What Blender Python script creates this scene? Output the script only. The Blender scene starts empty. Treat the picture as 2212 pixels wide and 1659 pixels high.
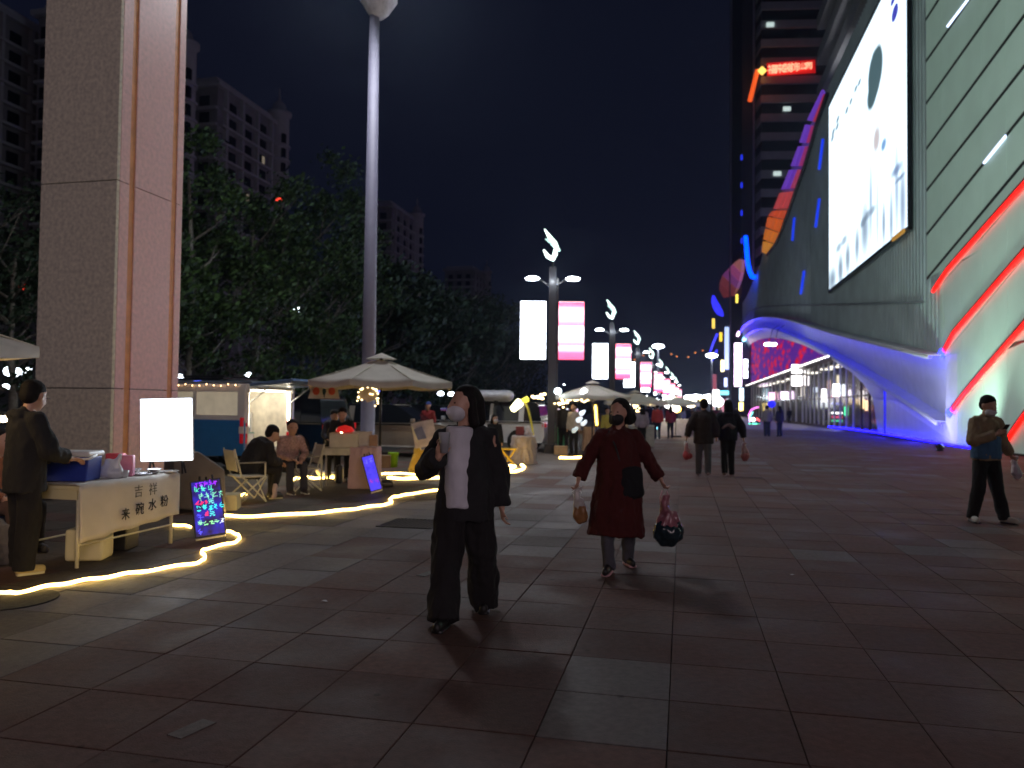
import bpy, bmesh, math, random
from mathutils import Vector, Matrix, Euler, noise
random.seed(7)
R = math.radians
scene = bpy.context.scene
col = scene.collection
V = Vector

# ------------------------------------------------------------------ camera
FPX = 1661.0                      # focal length in pixels of a 2212 px wide picture
CAMH = 1.5
cam_d = bpy.data.cameras.new('camera'); cam = bpy.data.objects.new('camera', cam_d); col.objects.link(cam)
cam_d.sensor_width = 36; cam_d.lens = FPX / 2212 * 36
cam_d.clip_start = .1; cam_d.clip_end = 4000
CAMR = Euler((R(90), 0, 0)).to_matrix() @ Matrix.Rotation(R(1.67), 3, 'X') @ Matrix.Rotation(R(.65), 3, 'Z')
cam.matrix_world = Matrix.Translation((0, 0, CAMH)) @ CAMR.to_4x4()
cam_d.dof.use_dof = True; cam_d.dof.focus_distance = 4.6; cam_d.dof.aperture_fstop = 2.1
cam_d.dof.aperture_blades = 0
scene.camera = cam

# ------------------------------------------------------------------ world, exposure
w = bpy.data.worlds.new('World'); scene.world = w; w.use_nodes = True
nt = w.node_tree; nt.nodes.clear()
out = nt.nodes.new('ShaderNodeOutputWorld'); bg = nt.nodes.new('ShaderNodeBackground')
sky = nt.nodes.new('ShaderNodeTexSky'); sky.sky_type = 'NISHITA'; sky.sun_disc = False
sky.sun_elevation = R(-5); sky.sun_rotation = R(150); sky.air_density = 1.2; sky.dust_density = .6
hs = nt.nodes.new('ShaderNodeMix'); hs.data_type = 'RGBA'; hs.blend_type = 'ADD'; hs.inputs[0].default_value = 1
hs.inputs[7].default_value = (.034, .044, .115, 1)      # city glow on the night sky
nt.links.new(sky.outputs[0], hs.inputs[6]); nt.links.new(hs.outputs[2], bg.inputs[0])
bg.inputs[1].default_value = .1
nt.links.new(bg.outputs[0], out.inputs[0])
scene.view_settings.view_transform = 'Standard'; scene.view_settings.look = 'None'
scene.view_settings.exposure = 0; scene.view_settings.gamma = 1
scene.render.engine = 'CYCLES'
scene.cycles.use_denoising = True
scene.cycles.sample_clamp_indirect = 4; scene.cycles.sample_clamp_direct = 60
scene.cycles.max_bounces = 5; scene.cycles.diffuse_bounces = 2; scene.cycles.glossy_bounces = 3
scene.cycles.transparent_max_bounces = 8; scene.cycles.transmission_bounces = 4
scene.cycles.caustics_reflective = False; scene.cycles.caustics_refractive = False

# ------------------------------------------------------------------ frames of reference
SA = math.atan2(.2168, .976)      # the street runs this far to the right of the view axis
SC, SS = math.cos(SA), math.sin(SA)
def S(t, s, z=0.):                # street frame: t across (right +), s along, z up
    return V((t * SC + s * SS, -t * SS + s * SC, z))
def ts(p): return (p.x * SC - p.y * SS, p.x * SS + p.y * SC)
def ray(x, y): return CAMR @ V(((x - 1106) / FPX, -(y - 829.5) / FPX, -1))
def g(x, y, z=0.):
    d = ray(x, y); k = (z - CAMH) / d.z
    return V((d.x * k, d.y * k, z))
def at(x, y, Y):
    d = ray(x, y); k = Y / d.y
    return V((d.x * k, Y, CAMH + d.z * k))
def onT(x, y, T):
    d = ray(x, y); k = T / (d.x * SC - d.y * SS)
    return ((d.x * SS + d.y * SC) * k, CAMH + d.z * k)
def zoom(x0, y0, k): return lambda x, y: ((x0 + x * k) * .54, (y0 + y * k) * .54)
Z5 = zoom(2700, 1000, .6311); Z6 = zoom(2800, 0, .7232); ZB = zoom(2650, 1350, .27125)

# ------------------------------------------------------------------ materials
def mat(name, c, rough=.6, var=.2, scale=6., bump=0., bscale=40., metal=0., emit=None, es=0., trans=0., alpha=1., rnd=0., spec=.5, coat=0., stain=0.):
    m = bpy.data.materials.new(name); m.use_nodes = True
    n = m.node_tree.nodes; l = m.node_tree.links; b = n['Principled BSDF']
    b.inputs['Roughness'].default_value = rough; b.inputs['Metallic'].default_value = metal
    b.inputs['Specular IOR Level'].default_value = spec
    if coat: b.inputs['Coat Weight'].default_value = coat
    if trans: b.inputs['Transmission Weight'].default_value = trans; b.inputs['IOR'].default_value = 1.3
    if alpha < 1: b.inputs['Alpha'].default_value = alpha
    tc = n.new('ShaderNodeTexCoord'); nz = n.new('ShaderNodeTexNoise')
    nz.inputs['Scale'].default_value = scale; nz.inputs['Detail'].default_value = 6
    l.new(tc.outputs['Object'], nz.inputs[0])
    rp = n.new('ShaderNodeMapRange'); rp.inputs[1].default_value = .3; rp.inputs[2].default_value = .7
    rp.inputs[3].default_value = 1 - var; rp.inputs[4].default_value = 1 + var
    l.new(nz.outputs[0], rp.inputs[0])
    fac = rp.outputs[0]
    if stain:                       # wear that runs on from stone to stone: world position
        ge = n.new('ShaderNodeNewGeometry'); l.new(ge.outputs['Position'], nz.inputs[0])
        n3 = n.new('ShaderNodeTexNoise'); n3.inputs['Scale'].default_value = .9; n3.inputs['Detail'].default_value = 9; n3.inputs['Roughness'].default_value = .65; l.new(ge.outputs['Position'], n3.inputs[0])
        r3 = n.new('ShaderNodeMapRange'); r3.inputs[1].default_value = .32; r3.inputs[2].default_value = .68; r3.inputs[3].default_value = 1 - stain; r3.inputs[4].default_value = 1 + stain; l.new(n3.outputs[0], r3.inputs[0])
        m3 = n.new('ShaderNodeMath'); m3.operation = 'MULTIPLY'; l.new(fac, m3.inputs[0]); l.new(r3.outputs[0], m3.inputs[1])
        vs = n.new('ShaderNodeTexVoronoi'); vs.inputs['Scale'].default_value = 2.3; l.new(ge.outputs['Position'], vs.inputs[0])      # gum spots
        r4 = n.new('ShaderNodeMapRange'); r4.inputs[1].default_value = .035; r4.inputs[2].default_value = .055; r4.inputs[3].default_value = .5; r4.inputs[4].default_value = 1; l.new(vs.outputs['Distance'], r4.inputs[0])
        m4 = n.new('ShaderNodeMath'); m4.operation = 'MULTIPLY'; l.new(m3.outputs[0], m4.inputs[0]); l.new(r4.outputs[0], m4.inputs[1]); fac = m4.outputs[0]
        r5 = n.new('ShaderNodeMapRange'); r5.inputs[1].default_value = .35; r5.inputs[2].default_value = .65; r5.inputs[3].default_value = rough - .22; r5.inputs[4].default_value = rough + .15; l.new(n3.outputs[0], r5.inputs[0]); l.new(r5.outputs[0], b.inputs['Roughness'])
    if rnd:
        oi = n.new('ShaderNodeObjectInfo'); r2 = n.new('ShaderNodeMapRange')
        r2.inputs[3].default_value = 1 - rnd; r2.inputs[4].default_value = 1 + rnd
        l.new(oi.outputs['Random'], r2.inputs[0])
        mm = n.new('ShaderNodeMath'); mm.operation = 'MULTIPLY'; l.new(fac, mm.inputs[0]); l.new(r2.outputs[0], mm.inputs[1]); fac = mm.outputs[0]
    vm = n.new('ShaderNodeVectorMath'); vm.operation = 'SCALE'; vm.inputs[0].default_value = c[:3]
    l.new(fac, vm.inputs['Scale']); l.new(vm.outputs[0], b.inputs['Base Color'])
    if bump:
        n2 = n.new('ShaderNodeTexNoise'); n2.inputs['Scale'].default_value = bscale; n2.inputs['Detail'].default_value = 8
        l.new(tc.outputs['Object'], n2.inputs[0])
        bp = n.new('ShaderNodeBump'); bp.inputs['Strength'].default_value = bump; bp.inputs['Distance'].default_value = .01
        l.new(n2.outputs[0], bp.inputs['Height']); l.new(bp.outputs[0], b.inputs['Normal'])
    if emit:
        b.inputs['Emission Color'].default_value = (*emit, 1); b.inputs['Emission Strength'].default_value = es
    return m
def glow(name, c, s): return mat(name, tuple(min(.8, x) for x in c), .5, .05, emit=c, es=s)

# ------------------------------------------------------------------ mesh building
class MB:
    def __init__(s): s.v = []; s.f = []
    def add(s, vs, fs):
        k = len(s.v); s.v += [V(p) for p in vs]; s.f += [tuple(i + k for i in f) for f in fs]; return s
    def box(s, c, d, rot=None):
        c = V(c); h = V(d) / 2; M = rot or Matrix.Identity(3)
        vs = [c + M @ V((x * h.x, y * h.y, z * h.z)) for x in (-1, 1) for y in (-1, 1) for z in (-1, 1)]
        return s.add(vs, [(0, 1, 3, 2), (4, 6, 7, 5), (0, 4, 5, 1), (2, 3, 7, 6), (0, 2, 6, 4), (1, 5, 7, 3)])
    def quad(s, a, b, c, d): return s.add([a, b, c, d], [(0, 1, 2, 3)])
    def ring(s, c, U, W, a, b, n): return [c + U * (a * math.cos(2 * math.pi * i / n)) + W * (b * math.sin(2 * math.pi * i / n)) for i in range(n)]
    def cap(s, p0, r0, p1, r1, n=12, flat=False, u=(1, 0, 0)):
        p0 = V(p0); p1 = V(p1); ax = (p1 - p0)
        L = ax.length; ax = ax / L if L > 1e-6 else V((0, 0, 1))
        u = V(u); U = u - ax * u.dot(ax)
        if U.length < .1: u = V((0, 1, 0)); U = u - ax * u.dot(ax)
        U.normalize(); W = ax.cross(U)
        r0 = r0 if isinstance(r0, tuple) else (r0, r0); r1 = r1 if isinstance(r1, tuple) else (r1, r1)
        rings = []
        if not flat:
            m0 = min(r0)
            for k in (80, 55, 28): a = R(k); rings.append((p0 - ax * m0 * math.sin(a), r0[0] * math.cos(a), r0[1] * math.cos(a)))
        rings.append((p0, *r0)); rings.append((p1, *r1))
        if not flat:
            m1 = min(r1)
            for k in (28, 55, 80): a = R(k); rings.append((p1 + ax * m1 * math.sin(a), r1[0] * math.cos(a), r1[1] * math.cos(a)))
        k = len(s.v)
        for c, a, b in rings: s.v += s.ring(c, U, W, a, b, n)
        m = len(rings)
        for j in range(m - 1):
            for i in range(n):
                s.f.append((k + j * n + i, k + j * n + (i + 1) % n, k + (j + 1) * n + (i + 1) % n, k + (j + 1) * n + i))
        s.f.append(tuple(k + i for i in reversed(range(n)))); s.f.append(tuple(k + (m - 1) * n + i for i in range(n)))
        return s
    def fru(s, p0, r0, p1, r1, n=14, u=(1, 0, 0)): return s.cap(p0, r0, p1, r1, n, True, u)
    def cyl(s, p0, p1, r, n=10): return s.cap(p0, r, p1, r, n, True)
    def ell(s, c, r, M=None, n=12, m=8):
        c = V(c); r = V(r) if not isinstance(r, (int, float)) else V((r, r, r)); M = M or Matrix.Identity(3)
        k = len(s.v)
        for j in range(1, m):
            th = math.pi * j / m
            for i in range(n):
                ph = 2 * math.pi * i / n
                s.v.append(c + M @ V((r.x * math.sin(th) * math.cos(ph), r.y * math.sin(th) * math.sin(ph), r.z * math.cos(th))))
        top = len(s.v); s.v.append(c + M @ V((0, 0, r.z))); s.v.append(c + M @ V((0, 0, -r.z)))
        for j in range(m - 2):
            for i in range(n): s.f.append((k + j * n + i, k + (j + 1) * n + i, k + (j + 1) * n + (i + 1) % n, k + j * n + (i + 1) % n))
        for i in range(n):
            s.f.append((top, k + i, k + (i + 1) % n)); s.f.append((top + 1, k + (m - 2) * n + (i + 1) % n, k + (m - 2) * n + i))
        return s
    def prism(s, poly, d, n=None):           # poly: list of 3-D points, extruded by vector d
        d = V(d); k = len(poly); a = [V(p) for p in poly]; b = [p + d for p in a]
        return s.add(a + b, [tuple(reversed(range(k))), tuple(range(k, 2 * k))] + [(i, (i + 1) % k, (i + 1) % k + k, i + k) for i in range(k)])
    def tube(s, pts, r, n=8, closed=False):
        pts = [V(p) for p in pts]; k = len(s.v); m = len(pts); up = V((0, 0, 1))
        for i, p in enumerate(pts):
            a = pts[max(i - 1, 0)]; b = pts[min(i + 1, m - 1)]; t = (b - a).normalized()
            U = t.cross(up)
            if U.length < .05: U = t.cross(V((0, 1, 0)))
            U.normalize(); W = t.cross(U); rr = r[i] if isinstance(r, (list, tuple)) else r
            s.v += s.ring(p, U, W, rr, rr, n)
        for j in range(m - 1):
            for i in range(n): s.f.append((k + j * n + i, k + j * n + (i + 1) % n, k + (j + 1) * n + (i + 1) % n, k + (j + 1) * n + i))
        s.f.append(tuple(k + i for i in reversed(range(n)))); s.f.append(tuple(k + (m - 1) * n + i for i in range(n)))
        return s
    def lathe(s, prof, c=(0, 0, 0), n=20, sx=1., sy=1.):
        c = V(c); k = len(s.v); m = len(prof)
        for r_, z in prof:
            s.v += [c + V((r_ * sx * math.cos(2 * math.pi * i / n), r_ * sy * math.sin(2 * math.pi * i / n), z)) for i in range(n)]
        for j in range(m - 1):
            for i in range(n): s.f.append((k + j * n + i, k + j * n + (i + 1) % n, k + (j + 1) * n + (i + 1) % n, k + (j + 1) * n + i))
        s.f.append(tuple(k + i for i in reversed(range(n)))); s.f.append(tuple(k + (m - 1) * n + i for i in range(n)))
        return s
    def mesh(s, name, m=None, smooth=False):
        me = bpy.data.meshes.new(name); me.from_pydata([tuple(p) for p in s.v], [], s.f)
        if m: me.materials.append(m)
        if smooth: me.polygons.foreach_set('use_smooth', [True] * len(me.polygons))
        me.update(); return me
    def build(s, name, m, parent=None, smooth=False, bevel=0, kind=None, label=None, segs=2, angle=30):
        me = s.mesh(name, m, smooth); o = bpy.data.objects.new(name, me); col.objects.link(o)
        if parent: o.parent = parent
        if bevel:
            b = o.modifiers.new('b', 'BEVEL'); b.width = bevel; b.segments = segs; b.limit_method = 'ANGLE'; b.angle_limit = R(angle)
            me.polygons.foreach_set('use_smooth', [True] * len(me.polygons))
            o.modifiers.new('w', 'WEIGHTED_NORMAL')
        if kind: o['kind'] = kind
        if label: o['label'] = label
        return o
    def blob(s, name, m, parent, vox=.02, it=4, fold=0., label=None):
        o = s.build(name, m, parent, label=label)
        a = o.modifiers.new('r', 'REMESH'); a.mode = 'VOXEL'; a.voxel_size = vox; a.use_smooth_shade = True
        b = o.modifiers.new('s', 'SMOOTH'); b.iterations = it; b.factor = .5
        if fold: o['_fold'] = fold
        return o
def thing(name, label, cat, loc=(0, 0, 0), rot=0., group=None):
    o = bpy.data.objects.new(name, None); col.objects.link(o); o.location = loc; o.rotation_euler = (0, 0, rot)
    o.empty_display_size = .2
    o['label'] = label; o['category'] = cat
    if group: o['group'] = group
    return o
def tag(o, label, cat, group=None):
    o['label'] = label; o['category'] = cat
    if group: o['group'] = group
    return o
def struct(o): o['kind'] = 'structure'; return o
def inst(me, name, parent, loc=(0, 0, 0), rot=0., kind=None):
    o = bpy.data.objects.new(name, me); col.objects.link(o); o.parent = parent; o.location = loc; o.rotation_euler = (0, 0, rot)
    if kind: o['kind'] = kind
    return o
def copy_tree(o, parent=None):
    c = o.copy(); col.objects.link(c); c.parent = parent
    for ch in [x for x in KIDS.get(o.name, ())]: copy_tree(ch, c)
    return c
KIDS = {}
def index_kids():
    KIDS.clear()
    for o in bpy.data.objects:
        if o.parent: KIDS.setdefault(o.parent.name, []).append(o)
def text(name, body, size, m, parent, M, extrude=.003, bold=.0):
    c = bpy.data.curves.new(name, 'FONT'); c.body = body; c.size = size; c.extrude = extrude; c.offset = bold
    c.align_x = 'CENTER'; c.align_y = 'CENTER'; c.resolution_u = 3
    o = bpy.data.objects.new(name, c); col.objects.link(o); o.parent = parent; o.matrix_local = M
    c.materials.append(m); o['_text'] = 1
    return o
def finalize():
    dg = bpy.context.evaluated_depsgraph_get(); todo = []
    for o in list(bpy.data.objects):
        if (o.type == 'MESH' and o.modifiers) or o.type == 'FONT':
            todo.append((o, bpy.data.meshes.new_from_object(o.evaluated_get(dg))))
    for o, me in todo:
        nm = o.name.split('.')[0]
        if o.type == 'FONT':
            p = o.parent; M = o.matrix_local.copy(); m = o.data.materials[0]; old = o
            n = bpy.data.objects.new(nm, me); col.objects.link(n); n.parent = p; n.matrix_local = M
            bpy.data.objects.remove(old)
            if not me.materials: me.materials.append(m)
            continue
        o.modifiers.clear(); old = o.data; o.data = me; me.name = nm
        if not me.materials:
            for m in old.materials: me.materials.append(m)
        f = o.get('_fold')
        if f:
            seed = V((random.random() * 50, random.random() * 50, 0))
            cos = [v.co.copy() for v in me.vertices]; nrs = [v.normal.copy() for v in me.vertices]; flat = []
            for q, n_ in zip(cos, nrs):
                flat.extend(q + n_ * (f * (noise.noise(V((q.x * 14, q.y * 14, q.z * 4.5)) + seed) + .5 * noise.noise(V((q.x * 30, q.y * 30, q.z * 18)) + seed))))
            me.vertices.foreach_set('co', flat)
            del o['_fold']
            me.update()
def lamp(name, kind, loc, power, c, parent=None, size=.1, spot=None, aim=None):
    d = bpy.data.lights.new(name, kind); d.energy = power; d.color = c
    if kind == 'AREA': d.size = size
    else: d.shadow_soft_size = size
    if spot: d.spot_size = R(spot); d.spot_blend = .8
    o = bpy.data.objects.new(name, d); col.objects.link(o); o.location = loc
    if parent: o.parent = parent
    if aim is not None: o.rotation_euler = (V(aim) - V(loc)).to_track_quat('-Z', 'Y').to_euler()
    return o

# ------------------------------------------------------------------ palette
M_ = {}
M_['mortar'] = mat('joint_mortar', (.042, .025, .021), .95)
M_['slab_brown'] = mat('brown_granite', (.1, .053, .043), .76, .2, 22, .35, 90, rnd=.16, spec=.3, stain=.3)
M_['slab_red'] = mat('red_granite', (.09, .046, .038), .76, .2, 22, .35, 90, rnd=.16, spec=.3, stain=.3)
M_['slab_grey'] = mat('grey_granite', (.1, .08, .075), .7, .2, 22, .35, 90, rnd=.15, spec=.35, stain=.3)
M_['slab_dark'] = mat('dark_granite', (.08, .064, .05), .7, .25, 20, .4, 90, rnd=.2, spec=.25, stain=.3)
M_['black'] = mat('black_paint', (.012, .012, .014), .35)
M_['blackm'] = mat('black_metal', (.02, .02, .022), .4, metal=.6)
M_['steel'] = mat('steel', (.5, .5, .5), .3, metal=1)
M_['white'] = mat('white_plastic', (.75, .75, .73), .4, .05)
M_['whitepaint'] = mat('white_paint', (.7, .7, .68), .3, .06, coat=.5)
M_['rubber'] = mat('tyre_rubber', (.015, .015, .015), .85)
M_['glass'] = mat('dark_glass', (.01, .012, .015), .06, .1, spec=.8)
M_['canvas'] = mat('umbrella_canvas', (.62, .58, .5), .85, .08, 5, .2, 200)
M_['skin'] = mat('skin', (.52, .3, .21), .5, .08)
M_['hair'] = mat('black_hair', (.01, .008, .008), .75, .3, 60, spec=.2)
M_['rope'] = glow('warm_led_rope', (1., .64, .17), 15.)
M_['warm'] = glow('warm_bulb', (1., .78, .42), 20.)
M_['coldw'] = glow('cold_white_light', (.85, .93, 1.), 22.)
M_['banner'] = glow('white_lit_banner', (.82, .9, 1.), 9.)
M_['blue'] = glow('blue_led', (.02, .03, 1.), 9.)
M_['bark'] = mat('bark', (.26, .24, .2), .9, .3, 10, .5, 30)
# ================================================================== ground
gb = MB()
gb.quad((-1500, -60, -.03), (1500, -60, -.03), (1500, 2500, -.03), (-1500, 2500, -.03))
ground = struct(gb.build('ground', mat('asphalt', (.045, .043, .042), .8, .25, 2, .3, 60)))
pav = MB()
T0, T1, S0, S1 = -9.5, 11.5, -3., 190.
pav.add([S(T0, S0, -.02), S(T1 + 9, S0, -.02), S(T1 + 9, S1, -.02), S(T0, S1, -.02)], [(0, 1, 2, 3)])
pavement = struct(pav.build('pavement', M_['mortar']))
SLAB = .59
slab_me = {}
def slab_mesh(key):
    if key not in slab_me:
        h = SLAB / 2 - .003; b = .004
        m = MB()
        vs = [(-h, -h, -.016), (h, -h, -.016), (h, h, -.016), (-h, h, -.016), (-h, -h, -b / 2), (h, -h, -b / 2), (h, h, -b / 2), (-h, h, -b / 2),
              (-h + b, -h + b, 0), (h - b, -h + b, 0), (h - b, h - b, 0), (-h + b, h - b, 0)]
        m.add(vs, [(0, 1, 5, 4), (1, 2, 6, 5), (2, 3, 7, 6), (3, 0, 4, 7), (4, 5, 9, 8), (5, 6, 10, 9), (6, 7, 11, 10), (7, 4, 8, 11), (8, 9, 10, 11)])
        slab_me[key] = m.mesh('paving_slab', M_[key])
    return slab_me[key]
def slab_kind(t, s, i, j):
    r = random.random()
    if t < -4.6: return 'slab_dark' if r < .8 else 'slab_brown'
    if t < -3.7: return 'slab_grey' if r < .8 else 'slab_dark'
    if s > 8 and t < -1.5: return 'slab_grey' if r < .75 else 'slab_brown'
    if r < (.3 if noise.noise(V((t * .35, s * .3, 3.))) > .2 and s > 4.5 else .025): return 'slab_grey'
    return 'slab_red' if r > .6 else 'slab_brown'
cells = []
ni, nj = int((T1 - T0 + .3) / SLAB), int((60 - S0) / SLAB)
for i in range(ni):
    for j in range(nj):
        t = T0 + (i + .5) * SLAB; s = S0 + (j + .5) * SLAB
        if t > T1 - .1: continue
        p = S(t, s); q = CAMR.transposed() @ (p - V((0, 0, CAMH)))
        seen = q.z < -1.2
        if q.z > -.01: q.z = -.01
        x = 1106 - q.x / q.z * FPX; y = 829.5 + q.y / q.z * FPX
        seen = seen and -120 < x < 2330 and y < 1800
        cells.append((q.length if seen else 1000 + q.length, t, s, slab_kind(t, s, i, j)))
cells.sort()
far = {}
for k, (d, t, s, kd) in enumerate(cells):
    if k < 300:
        o = inst(slab_mesh(kd), 'paving_slab', pavement, S(t, s, random.uniform(-.0015, .0015)), -SA)
        o.rotation_euler = (random.uniform(-.002, .002), random.uniform(-.002, .002), -SA)
    else:
        f = far.setdefault(kd, MB()); h = SLAB / 2 - .003
        z = random.uniform(-.0015, .0015); c = [S(t - h, s - h, z), S(t + h, s - h, z), S(t + h, s + h, z), S(t - h, s + h, z)]
        f.add(c + [V((p.x, p.y, -.016)) for p in c], [(0, 1, 2, 3), (0, 4, 5, 1), (1, 5, 6, 2), (2, 6, 7, 3), (3, 7, 4, 0)])
fm = MB(); fo = None
for kd, f in far.items():
    if fo is None:
        fo = f; fo_mats = [M_[kd]]; fo_idx = [0] * len(f.f)
    else:
        fo_mats.append(M_[kd]); k = len(fo.v); fo.v += f.v; fo.f += [tuple(i + k for i in x) for x in f.f]; fo_idx += [len(fo_mats) - 1] * len(f.f)
o = fo.build('distant_paving', None, pavement, kind='stuff')
for m in fo_mats: o.data.materials.append(m)
o.data.polygons.foreach_set('material_index', fo_idx)
# paving beyond the separate slabs: one sheet with the joints in the material
m = mat('far_paving', (.085, .07, .07), .5, .3, 1.2, .2, 30)
fp = MB(); fp.add([S(T0, 59.4, -.004), S(T1, 59.4, -.004), S(T1, S1, -.004), S(T0, S1, -.004)], [(0, 1, 2, 3)])
struct(fp.build('far_paving_sheet', m, pavement))

for x, y, a_ in ((415, 1575, .3), (922, 1240, .1)):
    inst(MB().box((0, 0, .001), (.09, .2, .006)).mesh('inset_stone', M_['slab_grey']), 'inset_stone', pavement, g(x, y), -SA - .25)
# manhole cover and drain grate let into the paving
p = g(20, 1296)
mc = MB().lathe([(.33, .0), (.33, .006), (.31, .007), (0.001, .007)], (0, 0, 0), 28)
o = tag(mc.build('manhole_cover', mat('dark_iron', (.03, .028, .025), .85, .3, 30, .5, 60, spec=.2), smooth=False), 'round iron manhole cover beside the light rope', 'manhole cover'); o.location = p
p = g(893, 1131)
gr = thing('drain_grate', 'dark square drain grate in the paving left of the walking woman', 'drain', p, -SA)
MB().box((0, -.34, .004), (.72, .04, .012)).box((0, .34, .004), (.72, .04, .012)).box((-.34, 0, .0045), (.04, .64, .013)).box((.34, 0, .0045), (.04, .64, .013)).build('grate_frame', M_['blackm'], gr)
for k in range(12): MB().box((-.29 + k * .053, 0, .004), (.022, .64, .010)).build('grate_bar', M_['blackm'], gr)

# ================================================================== hills with lights far away
hb = MB(); nn = 60
for k in range(nn):
    x = -900 + 2200 * k / (nn - 1)
    h = 40 + 26 * math.sin(k * .35 + 1) + 14 * math.sin(k * .9)
    hb.v += [V((x, 1300, -5)), V((x, 1330 + 20 * math.sin(k), h * .6)), V((x, 1420, h)), V((x, 1700, -5))]
for k in range(nn - 1):
    for j in range(3): a = k * 4 + j; hb.f.append((a, a + 4, a + 5, a + 1))
struct(hb.build('hills', mat('dark_hill', (.02, .03, .02), 1, .4, .02), smooth=True))
hl = glow('orange_hill_light', (1., .28, .05), 3.)
for k, (x, y) in enumerate([(1462, 770), (1371, 777), (1450, 765), (1403, 763), (1502, 762), (1518, 757), (1390, 768), (1487, 771)]):
    o = MB().ell((0, 0, 0), (1.6, .6, .8)).build('hill_light', hl, smooth=True); o.location = at(x, y, 1290)
    tag(o, 'faint orange light on the far hills, ' + ['left of the round street lamp head', 'first from the left above the banners', 'just right of the round street lamp', 'second from the left above the banners', 'second from the right', 'farthest right near the mall signs', 'third from the left above the banners', 'middle one between the two street lamps'][k], 'light', 'orange lights on the far hills')

# ================================================================== trees
leafm = [mat('leaf_green', (.06, .12, .03), .6, .4, 1.5), mat('leaf_dark', (.025, .05, .022), .6, .4, 1.5)]
def tree(p, H, W, seed, label, dark=False, nleaf=6500, ls=.17, group='trees behind the parked cars'):
    rd = random.Random(seed)
    t = thing('street_tree', label, 'tree', p, 0, group)
    tb = MB(); x = y = 0; pts = []; lean = rd.uniform(-.05, .05)
    for k in range(9): pts.append((lean * k + .12 * math.sin(k + seed), .1 * math.cos(k * 1.3 + seed), H * .85 * k / 8))
    tb.tube(pts, [.17 * (1 - k / 10) + .03 for k in range(9)], 8)
    ends = []
    for k in range(16):
        f = .22 + .7 * k / 16; b = V(pts[min(8, int(f * 8))]); a = rd.uniform(0, 6.28); L = W * .5 * (1 - abs(f - .5)) * rd.uniform(.7, 1.1)
        e = b + V((math.cos(a) * L, math.sin(a) * L, L * rd.uniform(.5, 1.1))); mid = (b + e) / 2 + V((0, 0, -.12 * L))
        tb.tube([b, mid, e], [.06, .04, .015], 5); ends.append(e)
        for q in range(2):
            e2 = e + V((rd.uniform(-1, 1), rd.uniform(-1, 1), rd.uniform(0, 1))) * W * .16; tb.tube([mid, (mid + e2) / 2, e2], [.03, .02, .01], 4); ends.append(e2)
    tb.build('trunk', M_['bark'], t, True)
    cl = []
    for k in range(34):
        f = rd.random(); a = rd.uniform(0, 6.28); rr = W * .5 * math.sqrt(rd.random()) * (1 - .75 * max(0, f - .35) / .65) * (.55 + .45 * min(1, f / .25))
        cl.append((V((rr * math.cos(a), rr * math.sin(a), H * (.16 + .84 * f))), rd.uniform(.45, 1.15) * W * .105))
    cl += [(e, W * .1) for e in ends]
    lb = MB()
    for k in range(nleaf):
        c, r_ = rd.choice(cl); d = V((rd.gauss(0, 1), rd.gauss(0, 1), rd.gauss(0, .8))) * r_ * .62
        q = c + d; n = V((rd.gauss(0, 1), rd.gauss(0, 1), rd.gauss(.4, 1))).normalized()
        u = n.orthogonal().normalized(); w_ = n.cross(u); sz = ls * rd.uniform(.6, 1.5)
        lb.add([q - u * sz, q + w_ * sz * .45 + n * sz * .1, q + u * sz, q - w_ * sz * .45 - n * sz * .1], [(0, 1, 2, 3)])
    o = lb.build('crown', leafm[1 if dark else 0], t)
    o.data.materials.append(leafm[1]); o.data.polygons.foreach_set('material_index', [0 if rd.random() < .6 else 1 for _ in lb.f])
    return t
TR = [(425, 33, 285, 5.5, 'bright green tree top just right of the pillar against the sky', 0),
      (560, 38, 405, 7.5, 'bushy tree under the turreted flats, over the blue van', 0),
      (655, 42, 400, 7., 'tree with pale forked trunk between the turreted flats and the mast', 0),
      (735, 46, 345, 6., 'tall loose tree just left of the pale mast', 0),
      (815, 55, 560, 8., 'dark tree directly behind the pale mast', 1),
      (900, 62, 610, 9, 'low dark tree above the right half of the cream umbrella', 1),
      (975, 76, 655, 11, 'dark round tree left of the far faint flats', 1),
      (1050, 92, 690, 12, 'dark tree left of the first banner lamp post', 1),
      (1100, 112, 740, 13, 'dark tree behind the first banner lamp post', 1),
      (35, 30, 480, 7, 'dark tree at the left edge behind the pillar', 1),
      (-60, 34, 380, 8, 'tall dark tree cut by the left edge of the picture', 1)]
for k, (x, Y, yt, W, lb, dk) in enumerate(TR):
    q = at(x, yt, Y); tree(V((q.x, q.y, 0)), q.z, W, k + 3, lb, dk, (4500 if x < 100 else 11000) if Y < 60 else 8000, .13 if Y < 50 else .24)
# hedge that closes the view under the crowns
hb = MB(); rd = random.Random(5)
for k in range(16000):
    s = rd.uniform(24, 190); t = -19 + rd.uniform(-1.1, 1.1); z = rd.uniform(.1, 1.9 + .5 * math.sin(s * .35))
    q = S(t, s, z); n = V((rd.gauss(0, 1), rd.gauss(0, 1), rd.gauss(0, 1))).normalized(); u = n.orthogonal().normalized(); w_ = n.cross(u); z = .16
    hb.add([q - u * z, q + w_ * z * .5, q + u * z, q - w_ * z * .5], [(0, 1, 2, 3)])
o = hb.build('hedge', leafm[1]); tag(o, 'long dark clipped hedge under the trees behind the parked cars', 'hedge')

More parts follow.
